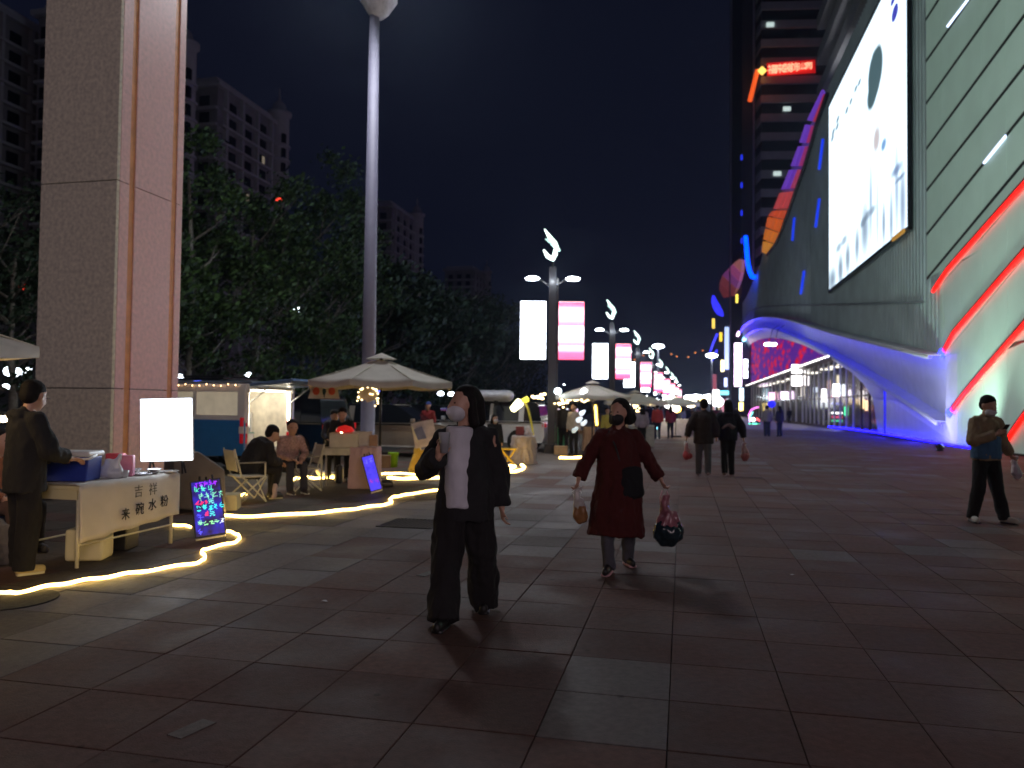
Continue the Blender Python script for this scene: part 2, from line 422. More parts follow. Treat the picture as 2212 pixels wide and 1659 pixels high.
# ================================================================== flats on the left
bw = mat('flat_wall', (.34, .31, .31), .9, .15, .3); bt = mat('flat_trim', (.6, .57, .56), .8, .1, .5); bglass = mat('flat_glass', (.02, .02, .025), .2)
def flats(t, s, label, first=6, wd=13., dp=22., H=60., lit=()):
    b = thing('apartment_block', label, 'apartment block', S(t, s), -SA, 'blocks of flats behind the trees')
    m = MB().box((-wd / 2, dp / 2, H / 2 - .1), (wd, dp, H)); m.build('wall', bw, b)
    MB().box((-wd / 2, dp / 2, H + .4), (wd + 1.6, dp + 1.6, .8)).box((-wd / 2, dp / 2, H + 1.4), (wd - 1, dp - 1, 1.2)).build('roof', bt, b)
    # corner turret with cap and finial
    MB().lathe([(2.1, 0), (2.1, H + 2.5), (2.6, H + 2.6), (2.6, H + 3.3), (1.7, H + 3.4), (1.3, H + 5), (.3, H + 6), (.12, H + 8.5), (.01, H + 8.6)], (0, dp, 0), 14).build('turret', bt, b, True)
    nf = int(H / 3.1); slabm = MB().box((0, 0, 0), (1.1, dp - 4, .42)).mesh('floor_band', bt); slabf = MB().box((0, 0, 0), (wd + .2, .8, .42)).mesh('floor_band', bt)
    wm = MB().box((0, 0, 0), (.25, 2.0, 1.9)).mesh('window', bglass); wf = MB().box((0, 0, 0), (2.0, .25, 1.9)).mesh('window', bglass)
    tr = MB().lathe([(2.45, -.2), (2.45, .2)], (0, 0, 0), 14).mesh('turret_band', bt)
    pil = MB().box((0, 0, 0), (.9, .5, H)).mesh('pilaster', bt)
    for y in (2.2, 7.6, 13., 18.4): inst(pil, 'pilaster', b, (.3, y, H / 2))
    tw = MB().box((0, 0, 0), (1., 1., 1.9)).mesh('window', bglass)
    for f in range(first, nf):
        z = f * 3.1 + 1.55
        inst(slabm, 'floor_band', b, (.45, dp / 2 - 1.5, z - 1.4)); inst(slabf, 'floor_band', b, (-wd / 2, -.3, z - 1.4)); inst(tr, 'turret_band', b, (0, dp, z - 1.4))
        for y in (4.9, 10.3, 15.7): inst(wm, 'window', b, (.08, y, z))
        for x in (-2.6, -6.5, -10.4): inst(wf, 'window', b, (x, -.08, z))
        inst(tw, 'window', b, (1.55, dp - 1.0, z))
    for (y, f) in lit:
        MB().box((.26, y, f * 3.1 + 1.55), (.06, .9, 1.5)).build('lit_window', glow('lit_window', (1, .8, .55), .16), b)
    return b
flats(-101, 82, 'dark block of flats at the left edge of the picture, left of the pillar', 3, 14, 26, lit=[(4.9, 9), (10.3, 14)])
flats(-84, 125, 'block of flats with round corner turret above the trees right of the pillar', 7, lit=[(10.3, 13), (15.7, 16)])
flats(-84, 97, 'narrow slice of a tall block of flats showing just beside the pillar', 7, 12, 18)
flats(-84, 212, 'block of flats with turret just right of the tall pale mast', 8, lit=[(4.9, 12), (15.7, 10)])
flats(-88, 318, 'faint far block of flats right of the mast above the low trees', 8)
# road lamps added beyond the trees to light the flats
for k, (t, s) in enumerate([(-46, 70), (-46, 115), (-46, 165), (-46, 220), (-46, 290)]):
    r_ = thing('added_road_lamp', 'added slim road lamp beyond the trees, ' + ['beside the pillar', 'left of the turreted flats', 'in front of the turreted flats', 'beyond the pale mast', 'farthest down the road'][k], 'street lamp', S(t, s), -SA, 'added road lamps beyond the trees')
    MB().tube([(0, 0, 0), (0, 0, 9), (.4, 0, 9.8), (1.6, 0, 10)], [.09, .06, .05, .04], 8).build('pole', M_['blackm'], r_, True)
    MB().ell((1.9, 0, 9.98), (.45, .16, .07)).build('lamp_head', M_['coldw'], r_, True)
    lamp('added_road_light', 'POINT', (1.9, 0, 9.6), 170, (.85, .75, .95), r_, .3)

# ================================================================== granite pillar
pg = mat('grey_speckled_granite', (.78, .74, .6), .8, .2, 16, .3, 60, spec=.1); pk = mat('pink_granite', (.9, .57, .54), .45, .12, 14, .1, 60); po = mat('orange_inlay', (.8, .34, .12), .5, .15, 5)
pc = at(243, 1000, 12.6); pc.z = 0      # near corner of the shaft
pr = thing('granite_pillar', 'tall square granite pillar, dark speckled front and pink side with two orange inlaid lines', 'pillar', pc, -SA)
PW, PD = 1.48, 1.62
zz = [0., 1.72, 5.15, 9.2, 13.3]
for a, b in zip(zz[:-1], zz[1:]):
    MB().box((-PW / 2, -.035, (a + b) / 2), (PW, .07, b - a - .014)).build('front_stone', pg, pr, bevel=.006)
    for (y0, y1) in ((0, .22), (.36, 1.31), (1.45, PD)):
        MB().box((-.035, (y0 + y1) / 2 + .002, (a + b) / 2), (.074, y1 - y0 - .004, b - a - .014)).build('side_stone', pk, pr)
    MB().box((-PW / 2, PD - .035, (a + b) / 2), (PW, .07, b - a)).build('back_stone', pg, pr)
MB().box((-PW / 2 - .02, PD / 2, 6.6), (PW - .1, PD - .12, 13.2)).build('core', M_['mortar'], pr)
for y in (.29, 1.38): MB().box((-.042, y, 6.65), (.06, .136, 13.3)).build('orange_inlay', po, pr)

# ================================================================== tall mast lamp
mp = S(-8.05, 17.9)
ms = thing('mast_lamp', 'very tall pale grey mast lamp with a round white head at the top', 'mast lamp', at(793, 995, 20) * 1.0)
ms.location.z = 0
MB().lathe([(.3, 0), (.3, .05), (.19, .06), (.175, 3), (.13, 11.75)], (0, 0, 0), 20).build('pole', mat('pale_grey_paint', (.2, .19, .27), .6, .06), ms, True)
MB().lathe([(.14, 11.7), (.3, 11.85), (.42, 12.05), (.5, 12.17), (.5, 12.35), (.1, 12.5)], (0.1, 0, 0), 20).build('lamp_housing', mat('white_housing', (.75, .75, .75), .4), ms, True)
for k in range(4):
    a = R(45 + 90 * k); MB().box((.1 + .72 * math.cos(a), .72 * math.sin(a), 12.85), (.42, .42, .16), Matrix.Rotation(a, 3, 'Z')).build('floodlight', M_['coldw'], ms, bevel=.02)
for ax_, ay_, pw in ((-.2, -1, 1150), (1, .1, 1300), (-1, .5, 1100)): lamp('mast_light', 'SPOT', (.1 + ax_ * .9, ay_ * .9, 12.6), pw, (.9, .93, 1.), ms, .35, 140, (ax_ * 11, ay_ * 11, 0))
lamp('mast_light', 'SPOT', (1.1, .1, 12.7), 3600, (.82, .95, .92), ms, .35, 95, (20, 16, 13))
# ================================================================== shopping centre on the right
ROT = -SA
mall = thing('shopping_centre', 'huge shopping centre with dark ribbed wall, pale green panelled wall and blue lit arch entrance', 'building', (0, 0, 0), ROT)
TF = 11.5
def F(s, z, dt=0.): return V((TF + dt, s, z))        # local (t, s, z); negative dt stands proud of the wall
mint = mat('green_panel_added_glow', (.5, .6, .54), .5, .08, .6, .05, 20, emit=(.34, .52, .42), es=.23)  # even green emission stands in for lamp light falling on the wall
ribm = mat('dark_ribbed_cladding', (.62, .7, .7), .6, .12, .5)
whitep = mat('white_arch_cladding', (.8, .8, .84), .45, .06, 1.5)
# --- pale green wall: panels between sloping grooves and upright seams
def P_(x, y, T=TF): return onT(x, y, T)
gl = []
def zl(f, a, b): return f(*a), f(*b)
for a, b in [((1240, 125), (1320, 0)), ((1240, 355), (1490, 0)), ((1250, 575), (1660, 0)), ((1255, 820), (1792, 90)), ((1258, 1050), (1792, 370)), ((1265, 1285), (1792, 630)), ((1270, 1525), (1792, 900))]:
    gl.append(zl(Z6, a, b))
reds = [((Z5(1650, 262)), (Z5(1740, 130)), (Z6(1792, 1040))),
        ((Z5(1712, 655)), (Z5(1780, 530)), (Z5(2212, 40))),
        ((Z5(1762, 1030)), (Z5(1850, 915)), (Z5(2212, 500))),
        ((Z5(2122, 1215)), (Z5(2165, 1150)), (Z5(2212, 1085)))]
lines = []
for a, b in gl:
    p0 = P_(*a); p1 = P_(*b); k = (p1[1] - p0[1]) / (p1[0] - p0[0]); lines.append((k, p0[1] - k * p0[0], 0))
for r_ in reds:
    p0 = P_(*r_[0]); p1 = P_(*r_[-1]); k = (p1[1] - p0[1]) / (p1[0] - p0[0]); lines.append((k, p0[1] - k * p0[0], 1))
SR = 12.; SL = P_(2001, 300)[0]
zat = lambda l, s: l[0] * s + l[1]
smid = 28.
lines.sort(key=lambda l: zat(l, smid))
seams = [SL]; s = SL
while s > SR: s -= 2.35; seams.append(s)
lo = [(0, 0, 2)] + lines; hi = lines + [(0, 32, 2)]
low_edge = P_(2068, 900)[0]; mid_edge = P_(2030, 700)[0]; ze = P_(2004, 600)[1]; ze2 = P_(2040, 768)[1]
for i in range(len(lo)):
    for s1, s0 in zip(seams[:-1], seams[1:]):
        g_ = .055
        cs = []
        for s_, l_ in ((s0 + .012, lo[i]), (s1 - .012, lo[i]), (s1 - .012, hi[i]), (s0 + .012, hi[i])): cs.append((s_, zat(l_, s_)))
        for sub in ((0, ze2, low_edge), (ze2, ze, mid_edge), (ze, 99, SL)):
            z0 = [max(cs[0][1] + g_, sub[0]), max(cs[1][1] + g_, sub[0])]; z1 = [min(cs[3][1] - g_, sub[1]), min(cs[2][1] - g_, sub[1])]
            if z1[0] - z0[0] < .06 and z1[1] - z0[1] < .06: continue
            if z1[0] < z0[0]: z1[0] = z0[0] + .02
            if z1[1] < z0[1]: z1[1] = z0[1] + .02
            a_, b_ = cs[0][0], min(cs[1][0], sub[2] - .01)
            if b_ - a_ < .1: continue
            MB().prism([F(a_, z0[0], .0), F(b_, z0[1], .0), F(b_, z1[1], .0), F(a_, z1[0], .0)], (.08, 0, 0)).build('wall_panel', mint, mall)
MB().box((TF + .16, (SR + SL) / 2, (32 + ze2) / 2), (.1, SL - SR, 32 - ze2)).build('backing_wall', M_['black'], mall)
MB().box((TF + .16, (SR + low_edge) / 2, ze2 / 2), (.1, low_edge - SR, ze2)).build('backing_wall', M_['black'], mall)
jm = mat('dark_joint', (.015, .018, .017), .7)
for l_ in lines:
    for q0, q1 in ((SR, SL - .05),):
        if l_[2]: continue
        MB().prism([F(q0, zat(l_, q0) - .07, -.02), F(q1, zat(l_, q1) - .07, -.02), F(q1, zat(l_, q1) + .07, -.02), F(q0, zat(l_, q0) + .07, -.02)], (.03, 0, 0)).build('joint_strip', jm, mall)
redm = glow('red_neon', (1., .006, .003), 3.2); redh = mat('red_housing', (.3, .02, .02), .4)
for r_ in reds:
    pts = [F(*P_(*q), -.1) for q in r_]
    fine = []
    for k in range(len(pts) - 1):
        for f in (0, .34, .67): fine.append(pts[k].lerp(pts[k + 1], f))
    fine.append(pts[-1])
    d = (fine[-1] - fine[-2]).normalized(); fine.append(fine[-1] + d * 10)
    tube = MB().tube(fine, .08, 8).build('red_neon_tube', redm, mall, True)
    MB().tube([q + V((.03, .0, .15)) for q in fine], .085, 6).build('neon_housing', redh, mall, True)
whl = glow('white_led_segment', (.6, .7, 1.), 3.)
for a, b in (((1375, 145), (1490, -5)), ((1578, 900), (1698, 752))):
    MB().tube([F(*P_(*Z6(*a)), -.04), F(*P_(*Z6(*b)), -.04)], .05, 6).build('white_led_segment', whl, mall, True)
for q in (Z5(1712, 655), Z5(1762, 1030)):
    a = F(*P_(*q), -.14); MB().ell(a, (.1, .28, .22)).build('blue_end_lamp', M_['blue'], mall, True)
# floodlights added at the foot of the pale green wall to brighten it
for k, s in enumerate((17., 22., 27., 32.)):
    f = thing('added_wall_floodlight', 'added black floodlight at the foot of the green wall, ' + ['nearest the camera', 'second from the camera', 'behind the man at the right edge', 'farthest, by the blue wing'][k], 'floodlight', S(TF - 2., s), ROT, 'added floodlights along the green wall')
    MB().box((0, 0, .16), (.16, .34, .22), Matrix.Rotation(R(-35), 3, 'Y')).box((0, 0, .03), (.2, .3, .05)).build('housing', M_['black'], f)
    MB().box((.075, 0, .215), (.01, .3, .16), Matrix.Rotation(R(-35), 3, 'Y')).build('lens', glow('green_white_lens', (.7, 1., .8), 1), f)
    lamp('added_flood_beam', 'SPOT', (.1, 0, .4), 850, (.66, 1., .8), f, .12, 130, (1.5, 1.2, 9.5) if k < 3 else (1.6, 3.5, 6.))
# --- dark ribbed wall, with the roof falling away along a curve
p_top = [(P_(*q)) for q in ((1780, 205), (1722, 330), (1690, 405), (1668, 470), (1650, 530), (1640, 575), (1612, 640))]
roofline = [(SL - .4, 28.), (p_top[0][0], p_top[0][1])] + p_top[1:]
arch_out = [P_(*q) for q in ((1583, 866), (1585, 800), (1592, 742), (1606, 708), (1632, 690), (1662, 683), (1700, 685), (1740, 695), (1830, 720), (1900, 735), (2044, 768))]
arch_mid = [P_(*q, TF + .6) for q in ((1592, 866), (1595, 800), (1601, 752), (1614, 725), (1636, 712), (1662, 706), (1690, 710), (1735, 728), (1800, 757), (1880, 800), (2064, 912))]
arch_in = [P_(*q, TF + 1.3) for q in ((1601, 868), (1604, 800), (1610, 760), (1622, 742), (1640, 733), (1662, 729), (1690, 731), (1735, 745), (1795, 775), (1850, 812), (1884, 850), (1896, 931))]
def interp(pts, s):
    pts = sorted(pts)
    if s <= pts[0][0]: return pts[0][1]
    for a, b in zip(pts[:-1], pts[1:]):
        if s <= b[0]: return a[1] + (b[1] - a[1]) * (s - a[0]) / max(1e-6, b[0] - a[0])
    return pts[-1][1]
rb = MB(); s = SL; n = 0
S_END = arch_out[0][0]
while s < S_END:
    step = .55 if s < 75 else 1.3
    z0 = interp(arch_out[1:], s + step / 2) if s > arch_out[-1][0] else 0.
    if s + step / 2 <= arch_out[-1][0]: z0 = arch_out[-1][1]
    z1 = interp(roofline, s + step / 2)
    if z1 > z0 + .2:
        rb.box((TF + .15, s + step / 2, (z0 + z1) / 2), (.1, step, z1 - z0)); rb.box((TF + .06, s + .06, (z0 + z1) / 2), (.1, .09, z1 - z0 - .02))
    s += step
for y0, y1, z0, z1 in ((mid_edge, SL, ze2 + .02, ze),):
    y = y0
    while y < y1 - .05:
        w_ = min(.55, y1 - y); rb.box((TF + .15, y + w_ / 2, (z0 + z1) / 2), (.1, w_, z1 - z0)); rb.box((TF + .06, y + .06, (z0 + z1) / 2), (.1, .09, z1 - z0 - .02)); y += w_
o = rb.build('ribbed_cladding', ribm, mall); o['kind'] = 'stuff'
# thin seam that follows the arch
sm = [P_(*q) for q in ((1600, 700), (1618, 672), (1650, 662), (1700, 660), (1800, 658), (1995, 652))]
MB().tube([F(*q, -.02) for q in sm], .07, 5).build('curved_seam', mat('seam_metal', (.3, .33, .35), .4), mall, True)
# --- funnel-shaped arch round the entrance
def loft(A, B, ta, tb, name, m, n=26):
    def res(P, n):
        L = [0]
        for a, b in zip(P[:-1], P[1:]): L.append(L[-1] + math.hypot(b[0] - a[0], b[1] - a[1]) ** .55)
        out = []
        for k in range(n + 1):
            d = L[-1] * k / n; i = max(j for j in range(len(L)) if L[j] <= d + 1e-6); i = min(i, len(P) - 2)
            f = (d - L[i]) / (L[i + 1] - L[i]); out.append((P[i][0] + (P[i + 1][0] - P[i][0]) * f, P[i][1] + (P[i + 1][1] - P[i][1]) * f))
        return out
    a = res(A, n); b = res(B, n)
    for k in range(n):
        MB().prism([F(*a[k], ta), F(*a[k + 1], ta), F(*b[k + 1], tb), F(*b[k], tb)], (.05, 0, .0)).build(name, m, mall)
    return a, b
A1, B1 = loft(arch_out, arch_mid, 0., .6, 'arch_panel', whitep)
B2, C1 = loft(arch_mid[:-1] + [P_(2064, 912, TF + .6), ], arch_in, .6, 1.3, 'arch_panel', whitep)
# lower right wing of the arch, down to the pavement
wing = [P_(2064, 912, TF + .3), (P_(2072, 958, TF)[0], 0.02), (P_(1896, 931, TF + 1.2)[0], 0.02), P_(1884, 850, TF + 1.2)]
MB().prism([F(wing[0][0], wing[0][1], .3), F(wing[1][0], .02, .05), F(wing[2][0], .02, 1.25), F(wing[2][0], wing[3][1], 1.25)], (.06, 0, 0)).build('arch_wing', whitep, mall)
MB().prism([F(A1[-1][0], A1[-1][1], .0), F(wing[0][0] + .3, wing[0][1], .0), F(wing[1][0] + .6, .02, .0), F(low_edge, .02, .0), F(low_edge, A1[-1][1], .0)], (.05, 0, 0)).build('arch_wing', whitep, mall)
bl = glow('blue_violet_led', (.02, .016, 1.), 13.); blv = glow('violet_led', (.1, .06, 1.), 2.5); bls = glow('strong_blue_led', (.006, .003, 1.), 14.)
pinkw = glow('pink_white_led', (1., .62, 1.), 6.)
MB().tube([F(*q, -.3) for q in A1[:7]], .5, 6).build('arch_light_strip', pinkw, mall, True)
MB().tube([F(*q, -.25) for q in A1[6:11]], .2, 6).build('arch_light_strip', blv, mall, True)
MB().tube([F(*q, .35) for q in B1[:7]], .32, 6).build('arch_light_strip', glow('cyan_white_led', (.3, .7, 1.), 5.), mall, True)
MB().tube([F(*q, .35) for q in B1[6:11]], .16, 6).build('arch_light_strip', blv, mall, True)
for A_, d0, k0 in ((A1, 0., 8), (B1, .6, 8)):
    for k in range(k0, len(A_) - 1):
        a_, b_2 = A_[k], A_[k + 1]
        MB().prism([F(*a_, d0 + .0), F(*b_2, d0 + .0), F(*b_2, d0 - .8), F(*a_, d0 - .8)], (0, 0, .06)).build('added_light_ledge', whitep, mall)  # ledge and shield added to hide the strip and block its upward light
    MB().tube([F(*q, d0 - .62) + V((0, 0, -.1)) for q in A_[k0:]], .04, 6).build('arch_light_strip', bl, mall, True)
    MB().tube([F(*q, d0 - .78) + V((0, 0, -.07)) for q in A_[k0:]], .09, 6).build('light_shield', whitep, mall, True)
wb0, wb1 = wing[1][0], wing[2][0]
MB().tube([V((TF - .22, low_edge - 2.2, .06)), V((TF - .2, wb0, .06)), V((TF + 1.0, wb1, .06)), V((TF + 1.05, wb1 + 9, .06)), V((TF + .9, wb1 + 16, .06))], .05, 6).build('ground_light_strip', bls, mall, True)
for sq in (wb0 + 4, wb0 + 11, wb0 + 19, wb0 + 28):
    e_ = lamp('added_blue_wash', 'AREA', V((TF - .6 if sq < wb0 + 12 else TF + .4, sq, .35)), 170, (.03, .02, 1.), mall, 2.5, aim=(TF - 4, sq, 0))  # added blue wash with no fixture, deepens the strip's light on the paving
lamp('added_wing_fill', 'AREA', V((TF - 1.4, low_edge + 1.2, .3)), 90, (.45, .45, 1.), mall, 1.5, aim=(TF, low_edge + 1.5, 3.2))  # added fill without a fixture, brightens the foot of the wing
# blue upright lamp on the wing
q = onT(1919, 840, TF + .5); q2 = onT(1919, 938, TF + .5)
MB().tube([F(*q, .3), F(q[0], .15, .3)], .07, 6).build('upright_blue_lamp', glow('dim_blue_lamp', (.05, .05, .8), .5), mall, True)
# --- recess: shop front below, red patterned LED wall above
TI = TF + 1.5
sA = P_(1898, 920, TI)[0]; sB = P_(1606, 860, TI)[0]
zs = 6.2
rl = mat('red_led_wall', (.05, .01, .02), .95, spec=.05)
n_ = rl.node_tree.nodes; l_ = rl.node_tree.links; b_ = n_['Principled BSDF']
tc = n_.new('ShaderNodeTexCoord'); vo = n_.new('ShaderNodeTexVoronoi'); vo.inputs['Scale'].default_value = .9; vo.distance = 'MANHATTAN'
mp_ = n_.new('ShaderNodeMapping'); mp_.inputs['Scale'].default_value = (1, .3, 1.1); l_.new(tc.outputs['Object'], mp_.inputs[0]); l_.new(mp_.outputs[0], vo.inputs[0])
cr = n_.new('ShaderNodeValToRGB'); cr.color_ramp.elements[0].color = (.8, .01, .02, 1); cr.color_ramp.elements[1].color = (.1, .02, .3, 1); cr.color_ramp.elements[0].position = .34; cr.color_ramp.elements[1].position = .8
l_.new(vo.outputs[0], cr.inputs[0]); l_.new(cr.outputs[0], b_.inputs['Emission Color']); b_.inputs['Emission Strength'].default_value = .8
mer = MB(); s = sA + 8
while s < sB:
    e = min(s + 6.0, sB)
    MB().box((TI + .4, (s + e) / 2, (zs + .5 + 17) / 2), (.2, e - s - .08, 17 - zs - .5)).build('led_wall_panel', rl, mall); s = e
MB().box((TI + .35, (sA + sA + 8) / 2, (zs + 9) / 2), (.2, 8, 3.2)).build('upper_wall', whitep, mall)
MB().box((TI - .1, (sA + sB) / 2, zs), (1.1, sB - sA, .36)).build('shop_canopy', mat('canopy_grey', (.35, .33, .36), .5), mall)
dl = glow('canopy_downlight', (1., .95, .85), 9.); dm = MB().box((0, 0, 0), (.2, .3, .1)).mesh('downlight', dl)
s = sA + 5
while s < sB - 2: inst(dm, 'downlight', mall, (TI - .62, s, zs - .02)); s += 1.6 if s < 100 else 2.4
# shop interiors
sg = mat('shop_glass', (.05, .05, .06), .1, .1, trans=.0, alpha=.35)
wallm = mat('shop_wall', (.32, .3, .3), .6); woodm = mat('brown_door_frame', (.16, .09, .05), .5)
MB().box((TI + 4.5, (sA + sB) / 2, 3), (.2, sB - sA, 6.4)).box((TI + 2.2, (sA + sB) / 2, 6.05), (4.8, sB - sA, .1)).build('shop_back_wall', wallm, mall)
s = sA; rd = random.Random(3); cc = 0
shopcol = [(1, .85, .6), (1, .6, .5), (.75, .85, 1), (1, .9, .8), (.9, .7, .9)]
while s < sB - 2:
    wdt = 1.5 if s < 52 else (2.6 if s < 90 else 5.)
    MB().box((TI, s, 3), (.16, .16 if s < 90 else .4, 5.8)).build('door_post', woodm if s < 62 else whitep, mall)
    MB().box((TI + .02, s + wdt / 2, 2.95), (.03, wdt - .18, 5.7)).build('shop_pane', sg, mall)
    MB().box((TI - .01, s + wdt / 2, 2.6), (.1, wdt - .17, .09)).build('door_rail', woodm, mall)
    if cc % 2 == 0:
        c = shopcol[cc // 2 % 5]
        MB().box((TI + 2.5, s + wdt * .5, rd.uniform(2.6, 4.6)), (.1, wdt * .55, rd.uniform(.5, 1.4))).build('lit_shop_sign', glow('shop_glow', c, 2.2), mall)
        MB().box((TI + 2.2, s + wdt * .5, 5.9), (1.2, wdt * .7, .06)).build('ceiling_light', glow('shop_ceiling', (1, .93, .8), 5.), mall)
    s += wdt; cc += 1
MB().box((TI + 1.6, P_(1880, 900, TI)[0] + 6, .95), (.8, 3, 1.9)).build('display_case', mat('pink_case', (.5, .15, .2), .5), mall)
for nm, x0, x1, y0, y1, c, e in (('sign_box', 1711, 1731, 788, 806, (1, .95, .95), 9), ('sign_box', 1711, 1733, 812, 833, (1, .93, .93), 9), ('screen', 1661, 1674, 848, 864, (1, .5, .75), 2.5), ('screen', 1687, 1703, 846, 862, (.9, .65, .95), 3), ('screen', 1775, 1785, 840, 868, (1, .95, 1), 2.5), ('screen', 1800, 1812, 830, 856, (.9, .95, 1.), 8)):
    a = onT(x0, y1, TI - .35); b = onT((x0 + x1) / 2, (y0 + y1) / 2, TI - .35); Y = 60
    c0 = at((x0 + x1) / 2, (y0 + y1) / 2, S(TI - .5, b[0]).y); t_, s_ = ts(c0); wpx = (x1 - x0) / FPX * c0.y; hpx = (y1 - y0) / FPX * c0.y
    MB().box((t_, s_, c0.z), (wpx, .15, hpx)).build(nm, glow('shop_sign_' + nm, c, e), mall)
# neon reflections of the ride in the glass doors: red, white and green glowing bars behind the panes
for y, c, e in ((857, (1, .05, .2), 2.5), (872, (.1, .1, 1.), 1.), (892, (1, 1, 1), 7.), (901, (1, .1, .2), 2.), (909, (.1, 1., .5), 1.5)):
    s_, z_ = onT(1808, y * .5 + 900 * .5, TI + .6); c0 = at(1808, y, S(TI + .6, s_).y); t_, s_ = ts(c0)
    MB().box((t_, s_, c0.z), (.9, .2, .16)).build('reflection_bar', glow('bar', c, e), mall)
for x, y, c in ((1862, 872, (1., .7, .35)), (1873, 876, (1., .6, .35)), (1828, 888, (.1, 1., .4))):
    c0 = at(x, y, S(TI + 1, onT(x, y, TI + 1)[0]).y); t_, s_ = ts(c0); MB().box((t_, s_, c0.z), (.3, .15, .8)).build('shop_lamp', glow('lampw', c, 4), mall)
# --- coloured ribbon of lit panels along the falling roof
rib_o = [Z6(*q) for q in ((700, 480), (600, 680), (560, 800), (510, 930), (455, 1060), (412, 1165), (385, 1195), (372, 1260), (358, 1330), (352, 1400))]
rib_i = [Z6(*q) for q in ((712, 520), (652, 690), (622, 800), (582, 930), (538, 1050), (500, 1160), (478, 1215), (452, 1290), (422, 1350), (375, 1410))]
cols = [(.6, .04, .1), (.55, .04, .2), (.5, .05, .25), (.6, .07, .18), (.75, .09, .1), (.9, .12, .04), (.95, .17, .03), (.95, .25, .03), (.9, .35, .05)]
for k in range(9):
    o0, o1, i0, i1 = [P_(*q) for q in (rib_o[k], rib_o[k + 1], rib_i[k], rib_i[k + 1])]
    L = lambda a, b, f: (a[0] + (b[0] - a[0]) * f, a[1] + (b[1] - a[1]) * f)
    n2 = 3
    for j in range(n2):
        f0, f1 = j / n2 + .03, (j + 1) / n2 - .03
        a = L(L(o0, i0, f0), L(o1, i1, f0), .06); b = L(L(o0, i0, f1), L(o1, i1, f1), .06); c = L(L(o0, i0, f1), L(o1, i1, f1), .9); d = L(L(o0, i0, f0), L(o1, i1, f0), .9)
        cc_ = cols[k] if (j != 1 or k > 3) else (.22, .06, .75)
        if j == 0 and k < 4: cc_ = (.25, .08, .8)
        MB().prism([F(*a, -.3), F(*b, -.3), F(*c, -.3), F(*d, -.3)], (.2, 0, 0)).build('roof_ribbon_panel', glow('ribbon', cc_, .42), mall)
MB().tube([F(*P_(*q), -.1) for q in rib_i], .2, 6).build('roof_ribbon_edge', M_['black'], mall, True)
bd = glow('blue_dash', (.01, .05, .9), .9)
for a, b in (((685, 770), (665, 935)), ((665, 1100), (645, 1255)), ((525, 1205), (515, 1330)), ((580, 1500), (562, 1625))):
    p0 = P_(*Z6(*a)); p1 = P_(*Z6(*b)); MB().tube([F(*p0, -.08), F(*p1, -.08)], .11, 6).build('blue_wall_light', bd, mall, True)
hook = [Z6(*q) for q in ((272, 1310), (277, 1360), (280, 1410), (285, 1455), (295, 1500), (308, 1528), (322, 1532))]
MB().tube([F(*P_(*q), -.6) for q in hook], .38, 7).build('blue_neon_hook', glow('bright_blue_hook', (.0, .05, 1.), 4.), mall, True)
mall_local = lambda x, y, T: (lambda q: V((T, q[0], q[1])))(onT(x, y, T))
# --- projecting lit signs along the far part of the front; each hangs clear of the wall and faces up the street
far_signs = [
 ('led_column', 'tall white and pink lit column at the left end of the blue arch', 1586, 1602, 740, 836, 10.6, (1., .75, 1.), 7., 0),
 ('lit_window_sign', 'small white lit window sign right of the tall pink column, upper one', 1606, 1615, 776, 796, 11.2, (.85, .9, 1.), 6., 0),
 ('lit_window_sign', 'white lit window sign right of the tall pink column, lower one', 1606, 1615, 799, 817, 11.2, (.85, .9, 1.), 7., 0),
 ('led_screen', 'tall pale blue LED screen beyond the arch', 1565, 1580, 705, 800, 10.2, (.42, .55, .95), 1.5, 0),
 ('lit_sign', 'small yellow and white lit sign left of the pale blue screen', 1557, 1564, 778, 803, 9.8, (1., .85, .4), 5., 0),
 ('lit_sign', 'narrow yellow sign beside the top of the pale blue screen', 1554, 1560, 718, 738, 9.8, (1., .65, .05), 1.6, 0),
 ('lit_sign', 'small yellow sign highest above the street, under the brown leaf', 1589, 1594, 636, 655, 10.2, (1., .75, .1), 2., 0),
 ('lit_sign', 'white lit shield sign between the brown leaf and the screen', 1575, 1584, 662, 698, 10.2, (.6, .85, 1.), 4., 0),
 ('lit_sign', 'yellow sign alone at the left of the far signs', 1538, 1544, 688, 710, 9.2, (1., .7, .1), 1.5, 0),
 ('cloth_banner', 'dim pink hanging banner at the far end of the mall', 1536, 1548, 808, 846, 9.2, (.6, .14, .2), .5, 0),
 ('lit_sign', 'round white glowing sign at the far end of the mall under the pink banner', 1540, 1553, 842, 860, 9., (1., .9, .95), 9., 0),
 ('awning_light', 'teal lit awning strip at the far shop fronts', 1554, 1583, 844, 853, 9.8, (.2, .7, .8), 2.5, 0),
 ('lit_column', 'slim white and yellow lit column at the foot of the arch', 1597, 1606, 838, 866, 10.8, (.6, .85, 1.), 4., 0),
 ('lit_column', 'yellow lower part of a lit column near the pavement beside the arch', 1596, 1605, 869, 887, 10.8, (1., .75, .2), 6., 0),
 ('lit_window_sign', 'pale window sign low between the screen and the pink column', 1564, 1571, 816, 836, 10.2, (.5, .6, 1.), 2.5, 0)]
for nm, lb, x0, x1, y0, y1, T, c, e, _ in far_signs:
    q = onT((x0 + x1) / 2, (y0 + y1) / 2, T); ctr = S(T, q[0], q[1]); wd = (x1 - x0) / FPX * ctr.y; ht = (y1 - y0) / FPX * ctr.y
    r_ = thing(nm, lb, 'sign', ctr, ROT)
    MB().box((0, 0, 0), (wd, .6, ht)).build('case', M_['black'], r_)
    MB().box((0, -.33, 0), (wd * .94, .06, ht * .97)).build('lit_face', glow('sign_light', c, e), r_)
    MB().box((wd / 2 + .6, .1, 0), (1.3, .12, .12)).build('bracket', M_['blackm'], r_)
